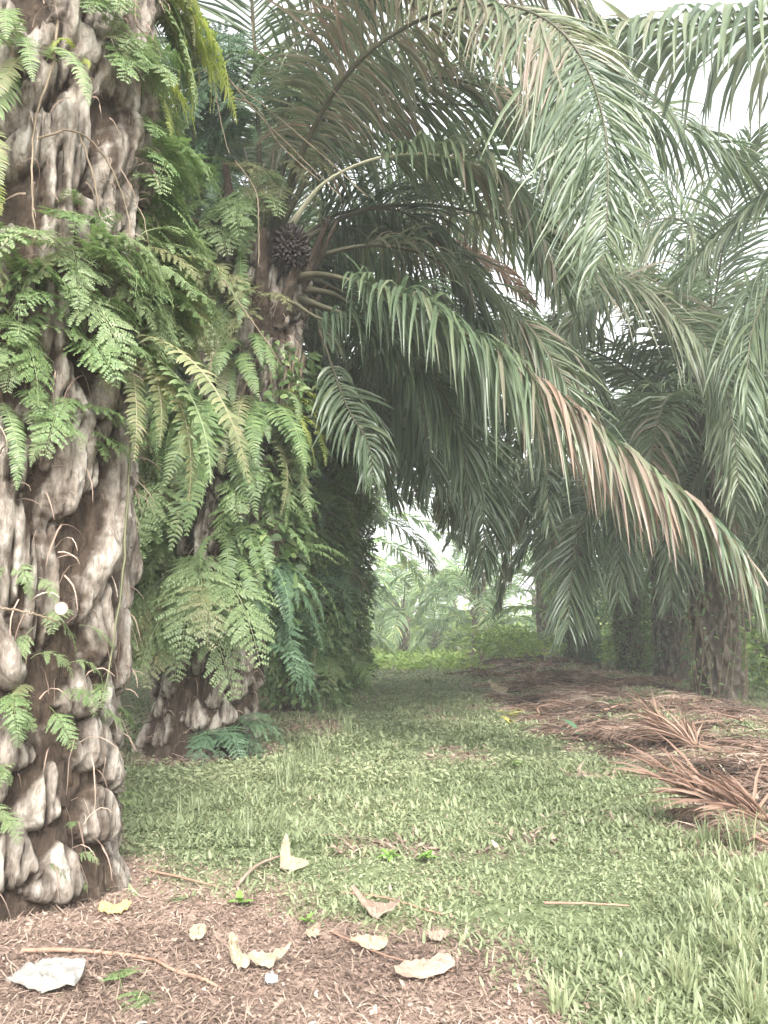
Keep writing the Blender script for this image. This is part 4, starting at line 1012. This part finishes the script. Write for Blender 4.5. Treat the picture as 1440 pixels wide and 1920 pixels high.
def stick(pts, r, label, group='sticks lying on the brown ground', mat='dead_rib'):
    P = []
    for px, py, h in pts:
        p = gnd(px, py); p[2] = float(gz(p[0], p[1])) + h; P.append(p)
    wire('stick', P, r, label, 'stick', mat, group)
stick([(40, 1795, .01), (130, 1797, .015), (270, 1803, .01), (330, 1830, .01)], .009, 'long brown stick lying left above the grey slab')
stick([(330, 1830, .01), (380, 1850, .015), (420, 1862, .005)], .008, 'short stick left of the white V shaped husks')
stick([(280, 1640, .01), (350, 1655, .02), (410, 1665, .01)], .007, 'grey stick at the edge of the grass by the trunk foot')
stick([(620, 1745, .01), (720, 1800, .015), (850, 1830, .01)], .005, 'thin stick running under the white husks')
stick([(640, 1675, .01), (720, 1690, .02), (830, 1720, .01)], .006, 'dark stick along the grass edge above the pinkish husk')
stick([(440, 1670, .01), (480, 1640, .03), (525, 1620, .02)], .010, 'pale stick leaning at the pointed yellow husk', mat='pinkpale')
stick([(1020, 1700, .02), (1100, 1705, .03), (1180, 1700, .02)], .006, 'stick lying in the grass right of the bare ground')
stick([(120, 1620, .1), (130, 1650, .06), (148, 1690, .0)], .005, 'thin dark stem rising before the trunk foot')
stick([(0, 1680, .02), (30, 1700, .03), (70, 1720, .01)], .006, 'short twig at the left edge under the trunk')

# white round disc stuck in the bark
def disc():
    p, az = on_trunk(115, 1141, X1, Y1, .72)
    C = np.array([[0, 0, 0], [.004, 0, 0], [.012, 0, 0]]) ; 
    mb = MB(); rs = [.001, .022, .030, .034, .036, .036, .033, .020, .001]; zs = [.010, .010, .008, .012, .010, -.004, -.008, -.008, -.008]
    V, F = tube(np.array([[0, 0, z] for z in np.linspace(0, 1, 9)]), np.array(rs), 24)
    V = V.reshape(9, 24, 3); V[:, :, 2] = np.array(zs)[:, None]
    mb.add(V.reshape(-1, 3) * .62, F[:8 * 24], .5, True)
    o = link('white_disc', mb.mesh('white_disc', M['white']), None, p, (R(90), 0, R(15)))  # plain white disc with a separate tan rim ring
    tag(o, 'white round disc lodged in the bark among small ferns', 'disc')
    a = np.linspace(0, 2 * math.pi, 25); V, F = tube(np.stack([.023 * np.cos(a), .023 * np.sin(a), .004 + 0 * a], 1), .0035, 6)
    link('rim', MB().add(V, F, .5, True).mesh('rim', M['pinkpale']), o)
disc()

# plants in the grass
def tuft(px, py, n, L, label, tone='grass', w=.006, group='taller grass tufts along the path', t0=.45, name='grass_tuft', el0=50):
    p = gnd(px, py); g = np.random.default_rng(int(px + py))
    az = g.uniform(0, 6.283, n); el = R(el0) + g.uniform(0, R(88 - el0), n)
    D = np.stack([np.cos(az) * np.cos(el), np.sin(az) * np.cos(el), np.sin(el)], 1)
    Wd = np.stack([-np.sin(az), np.cos(az), 0 * az], 1)
    P = np.stack([.05 * g.normal(size=n) * L * 3, .05 * g.normal(size=n) * L * 3, 0 * az - .005], 1)
    V, F, T = strips(P, D, Wd, L * g.uniform(.5, 1.1, n), w, g.uniform(.4, 1.5, n), 5, np.clip(t0 + .15 * g.normal(size=n), 0, 1), 0, prof=[.8, 1, .9, .6, .05])
    o = link(name, MB().add(V, F, T).mesh(name, M[tone]), None, (p[0], p[1], float(gz(p[0], p[1])))); tag(o, label, 'grass tuft' if name == 'grass_tuft' else 'plant', group)
tuft(540, 1470, 60, .42, 'largest grass tuft left of the path before the second trunk')
tuft(595, 1440, 40, .36, 'grass tuft right of the largest one')
tuft(470, 1580, 40, .24, 'grass tuft near the bare ground below the second trunk')
tuft(520, 1570, 30, .22, 'grass tuft between the largest one and the yellow husk')
tuft(350, 1530, 24, .26, 'thin grass tuft close to the nearest trunk')
tuft(780, 1480, 30, .2, 'small tuft in the middle of the path')
tuft(650, 1380, 50, .34, 'tuft at the foot of the fourth trunk on the path edge')
tuft(610, 1340, 60, .42, 'tall grass against the base of the third trunk')
tuft(1395, 1600, 90, .24, 'tall grass at the right edge under the rust coloured fan', w=.007)
tuft(1330, 1590, 60, .18, 'low grass left of the tall one under the rust coloured fan', w=.007)
tuft(1050, 1818, 60, .07, 'small bright green tuft at the right end of the bare ground', t0=.3, w=.005)
tuft(1165, 1822, 40, .06, 'smaller bright tuft right of the bright green one', t0=.3, w=.005)
tuft(1050, 1900, 24, .13, 'broad bladed tuft at the bottom edge of the photo', w=.011, t0=.6)
tuft(1280, 1850, 55, .17, 'tall pale grass at the lower right', t0=.65)
tuft(1390, 1800, 60, .19, 'tall pale grass at the right edge low down', t0=.65)
tuft(1400, 1900, 60, .19, 'tall pale grass in the lower right corner', t0=.6)
tuft(1180, 1900, 40, .12, 'pale grass left of the lower right corner', t0=.6)
tuft(1330, 1720, 40, .15, 'pale grass tuft right, midway between the corner and the rust coloured fan', t0=.6)

def sprig(px, py, label, leafmat, n, L, h, cat='plant', size=.05, stem=True):
    p = gnd(px, py); g = np.random.default_rng(int(px))
    root = empty('seedling', (p[0], p[1], float(gz(p[0], p[1])))); tag(root, label, cat)
    V, F = tube(np.array([[0, 0, -.01], [.01, 0, h * .5], [.0, .01, h]]), [.006, .005, .003], 6)
    link('stem', MB().add(V, F, .5, True).mesh('stem', M['stem']), root)
    az = np.arange(n) * 2.4; e = g.uniform(0, 1.0, n)
    V, F, T = strips(np.stack([0 * az, 0 * az, h * (.5 + .5 * g.random(n))], 1), np.stack([np.cos(az) * np.cos(e), np.sin(az) * np.cos(e), np.sin(e)], 1), np.stack([-np.sin(az), np.cos(az), 0 * az], 1), L * g.uniform(.7, 1.1, n), size, .9, 4, .5, .12, prof=[.2, .8, 1, .7, .05])
    link('leaf', MB().add(V, F, T).mesh('leaf', M[leafmat]), root)
sprig(958, 1385, 'thin plant with yellow leaves in the grass beside the dead frond pile', 'yellowleaf', 6, .16, .28, size=.08)
sprig(965, 1440, 'low yellowish sprig in the grass under the yellow leaved plant', 'broad', 5, .12, .06, size=.05)
sprig(1083, 1385, 'dark green broad leaf seedling at the edge of the dead fronds', 'fern_dark', 5, .26, .1, size=.14)
sprig(575, 1735, 'tiny green seedling on the bare ground', 'broad', 6, .045, .03, size=.02)
sprig(450, 1700, 'small pale green seedling below the leaning stick', 'broad', 7, .06, .02, size=.03)
sprig(730, 1610, 'leafy weed at the grass edge above the dark stick', 'broad', 9, .07, .04, size=.03)
sprig(800, 1615, 'second leafy weed right of the first at the grass edge', 'broad', 8, .07, .04, size=.03)
fern(190, 1870, 0, 'lace', MI, 7, .16, 'small fern lying on litter right of the grey slab', 60, None, [0, 1, 2])
fern(330, 1690, 0, 'lace', L_, 3, .10, 'tiny pale fern on the litter', 60, None, [0, 1, 2])

# ------------------------------------------------------------------ undergrowth
def undergrowth():
    mb = MB(); n = 42000
    y = rng.uniform(28, 95, n); x = rng.uniform(-.62, .72, n) * y
    hmax = (.8 + 3.2 * vnoise(x * .3, y * .3, 0, 61) ** 2) * np.interp(y, [28, 45, 95], [.35, 1, 2.2]) * np.where((x > -1.5) & (x < 4.5) & (y < 60), .06, 1)
    z = hmax * rng.random(n) ** .7
    D = rng.normal(size=(n, 3)); D[:, 2] = np.abs(D[:, 2]) * .6
    V, F, T = strips(np.stack([x, y, z], 1), D, rng.normal(size=(n, 3)), (.25 + .35 * rng.random(n)) * y / 45, .16 * y / 45, .8, 2, np.clip(.3 + .5 * vnoise(x * .5, y * .5, z, 62) + .2 * rng.normal(size=n), 0, 1), 0, prof=[.3, 1, .1])
    mb.add(V, F, T)
    o = link('undergrowth', mb.mesh('undergrowth', M['bush'])); tag(o, 'pale green undergrowth filling the far end of the plantation', 'undergrowth', kind='stuff')
undergrowth()
def shrub(x, y, r, h, label, tone='bush', n=900, seed=1):
    g = np.random.default_rng(seed); root = empty('shrub', (x, y, 0)); tag(root, label, 'shrub')
    u = nrm(g.normal(size=(n, 3))); rr = g.random(n) ** .4
    P = u * rr[:, None] * np.array([r, r, h * .5]) + np.array([0, 0, h * .5]); P[:, 2] = np.abs(P[:, 2])
    P += .25 * r * (np.stack([vnoise(P[:, 0] * 3, P[:, 1] * 3, P[:, 2] * 3, k) for k in (1, 2, 3)], 1) - .5)
    V, F, T = strips(P, u + g.normal(size=(n, 3)) * .6, g.normal(size=(n, 3)), g.uniform(.12, .28, n), .08, .9, 3, np.clip(.5 + .2 * g.normal(size=n), 0, 1), 0, prof=[.2, 1, .8, .05])
    link('foliage', MB().add(V, F, T).mesh('foliage', M[tone]), root)
    ms = MB()
    for k in range(9):
        a = g.uniform(0, 6.28); q = np.array([math.cos(a), math.sin(a), 0]) * r * .6
        V, F = tube(np.array([[0, 0, 0], q * .4 + [0, 0, h * .4], q + [0, 0, h * .8]]), [.02, .014, .006], 6); ms.add(V, F, .5)
    link('stem', ms.mesh('stem', M['vine']), root)
shrub(8.6, 17.5, 1.2, 1.8, 'light green shrub at the right edge behind the dead fronds', seed=3)
shrub(8.6, 23.5, .9, 1.6, 'bright shrub between the two right trunks', seed=4)
shrub(9.8, 30, 1.6, 2.4, 'pale shrub seen between the right trunks further back', seed=5)
shrub(4.8, 33, 1.3, 1.6, 'yellow green shrub behind the debris mound', seed=6)
shrub(-2.6, 30, 1.3, 2.2, 'shrub at the left of the path end', seed=7, tone='fern_mid')

# ------------------------------------------------------------------ haze
if HAZE:
    hx = (-420, 420); hy = (-70, 910); hz = (-1.2, 14)
    V = [(a, b, c) for a in hx for b in hy for c in hz]
    F = [(0, 1, 3, 2), (4, 6, 7, 5), (0, 4, 5, 1), (2, 3, 7, 6), (0, 2, 6, 4), (1, 5, 7, 3)]
    m = bpy.data.materials.new('haze_air'); m.use_nodes = True; n_ = m.node_tree.nodes; n_.clear()
    o_ = n_.new('ShaderNodeOutputMaterial'); v_ = n_.new('ShaderNodeVolumePrincipled')
    v_.inputs['Color'].default_value = (.95, .97, 1, 1); v_.inputs['Density'].default_value = HAZE; v_.inputs['Anisotropy'].default_value = .2
    m.node_tree.links.new(v_.outputs[0], o_.inputs['Volume'])
    me = bpy.data.meshes.new('haze'); me.from_pydata(V, [], F); me.materials.append(m)
    o = link('haze', me); tag(o, 'pale haze filling the air between the palms', 'haze', kind='stuff')
